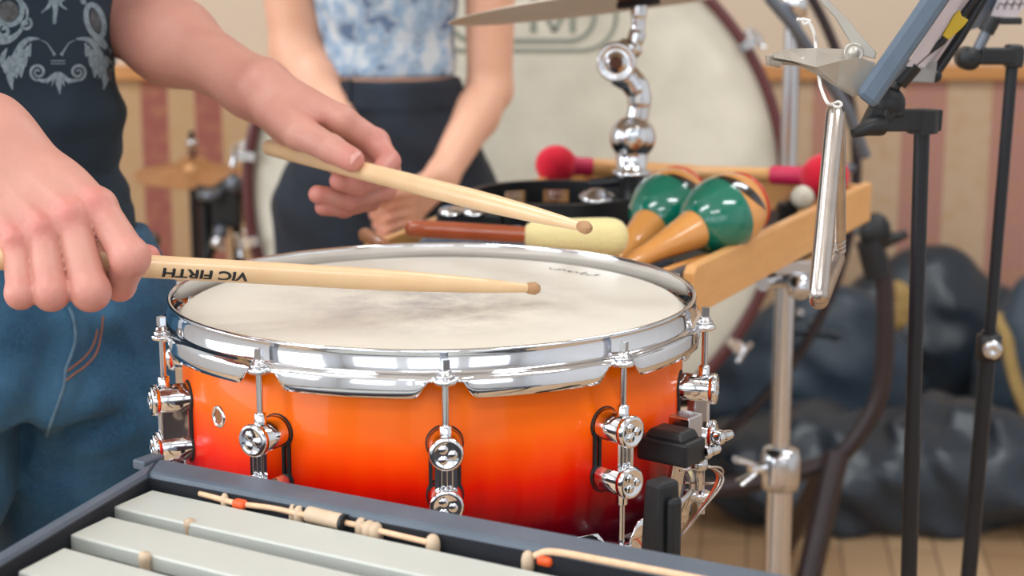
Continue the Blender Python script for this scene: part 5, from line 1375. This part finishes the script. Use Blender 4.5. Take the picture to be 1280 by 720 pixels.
def f_warm(P):
    a = chain(P, [SL, EL], [.046, .041]); d = smin(a, chain(P, [EL, EL.lerp(wl, .3), wl], [.041, .038, .0235], .015), .02)
    a = chain(P, [SR_, ER], [.044, .034]); b = smin(a, chain(P, [ER, ER.lerp(wr2, .3), wr2], [.034, .0335, .0225], .015), .012)
    g = None
    for i, fs in enumerate((wf, wf2)):
        for k in range(4):
            r_ = .0098 - .0007 * k
            e = chain(P, fs[k], [r_ * 1.1, r_, r_ * .92, r_ * .85], .003); g = e if g is None else smin(g, e, .0015)
    pl_ = None
    for k in range(4):
        e = cone(P, wr2 + V((0, 0, .010 - .007 * k)), wf[k][0], .015, .0115); pl_ = e if pl_ is None else smin(pl_, e, .01)
    pr2 = None
    for k in range(4):
        e = cone(P, wl + V((0, 0, .010 - .007 * k)), wf2[k][0], .015, .0115); pr2 = e if pr2 is None else smin(pr2, e, .01)
    th = chain(P, [wr2 + V((-.01, -.01, 0)), WX(505, 238, -.205), WX(482, 242, -.225), WX(468, 252, -.222)], [.014, .0125, .0105, .0085], .004)
    b = smin(b, pl_, .02); d = smin(d, pr2, .02)
    q = smin(b, g, .006); q = smin(q, th, .004)
    return smin(d, q, .003)
lo, hi = bb([EL, ER, wl, wr2, SL, SR_] + [p for q in wf for p in q], .06)
wbody = [surface(f_warm, lo, hi, .0034), surface(f_wom, (wc.x - .3, WY - .2, .03), (wc.x + .3, WY + .2, 1.64), .010)]
wred = [(q[j_], .016, .4) for q in wf for j_ in (1, 2, 3)]
build_np('body', wbody, M['skin_woman'], wom, wred)
def f_top(P):
    d = loft(P, grow(WT, .007, zv(130), 1.33), 0, 2.1) + wob(P, .0018, 45)
    return np.maximum(d, (zv(95) + .004 * np.cos(14 * (P[:, 0] - wc.x))) - P[:, 2])
build_np('crop_top', [surface(f_top, (wc.x - .2, WY - .16, zv(120)), (wc.x + .2, WY + .16, 1.36), .006)], M['porcelain'], wom)
def f_pants(P):
    d = loft(P, grow(WT, .008, 0, zv(60)), 0, 2.2)
    for s in (-1, 1):
        e = chain(P, [V((wc.x + .080 * s, WY, .76)), V((wc.x + .085 * s, WY - .01, .44)), V((wc.x + .09 * s, WY + .03, .07))], [.094, .078, .075], .02)
        d = smin(d, e, .02)
    x = P[:, 0] - wc.x; z = P[:, 2]
    d = d + .003 * np.sin(60 * z + 20 * x) * np.exp(-((z - zv(250)) / .05) ** 2) + wob(P, .0015, 40)
    d = d - .0025 * (np.abs(z - (zv(110))) < .022)
    d = np.maximum(d, z - zv(96)); return np.maximum(d, .03 - z)
pants = build_np('trousers', [surface(f_pants, (wc.x - .26, WY - .2, .01), (wc.x + .26, WY + .2, zv(80)), .0065)], M['black_denim'], wom)
def onp(u, v, off=.002): d = ray(u, v).normalized(); p = trace(f_pants, at(u, v, 2.3), d, 60); return p - d * off
line_on([(436, 98), (437, 112), (436, 128)], .0035, 'belt_loop', M['black_denim'], pants, onp, .001)
line_on([(428, 133), (480, 137), (530, 137), (560, 131)], .0012, 'waist_seam', M['black_denim'], pants, onp, .001)
def f_wh(P):
    d = smin(ell(P, WH + V((0, .02, .04)), (.082, .09, .095)), ell(P, WH + V((0, .06, -.10)), (.085, .045, .15)), .03) + wob(P, .004, 60)
    return np.maximum(d, -ell(P, WH + V((0, -.09, -.02)), (.075, .09, .09)))
build_np('hair', [surface(f_wh, (WH.x - .13, WH.y - .12, WH.z - .3), (WH.x + .13, WH.y + .16, WH.z + .17), .009)], M['hair'], wom)
shoes((V((wc.x - .09, WY + .03, .08)), V((wc.x + .09, WY + .03, .08))), V((0, -1, 0)), wom, M['leather'])
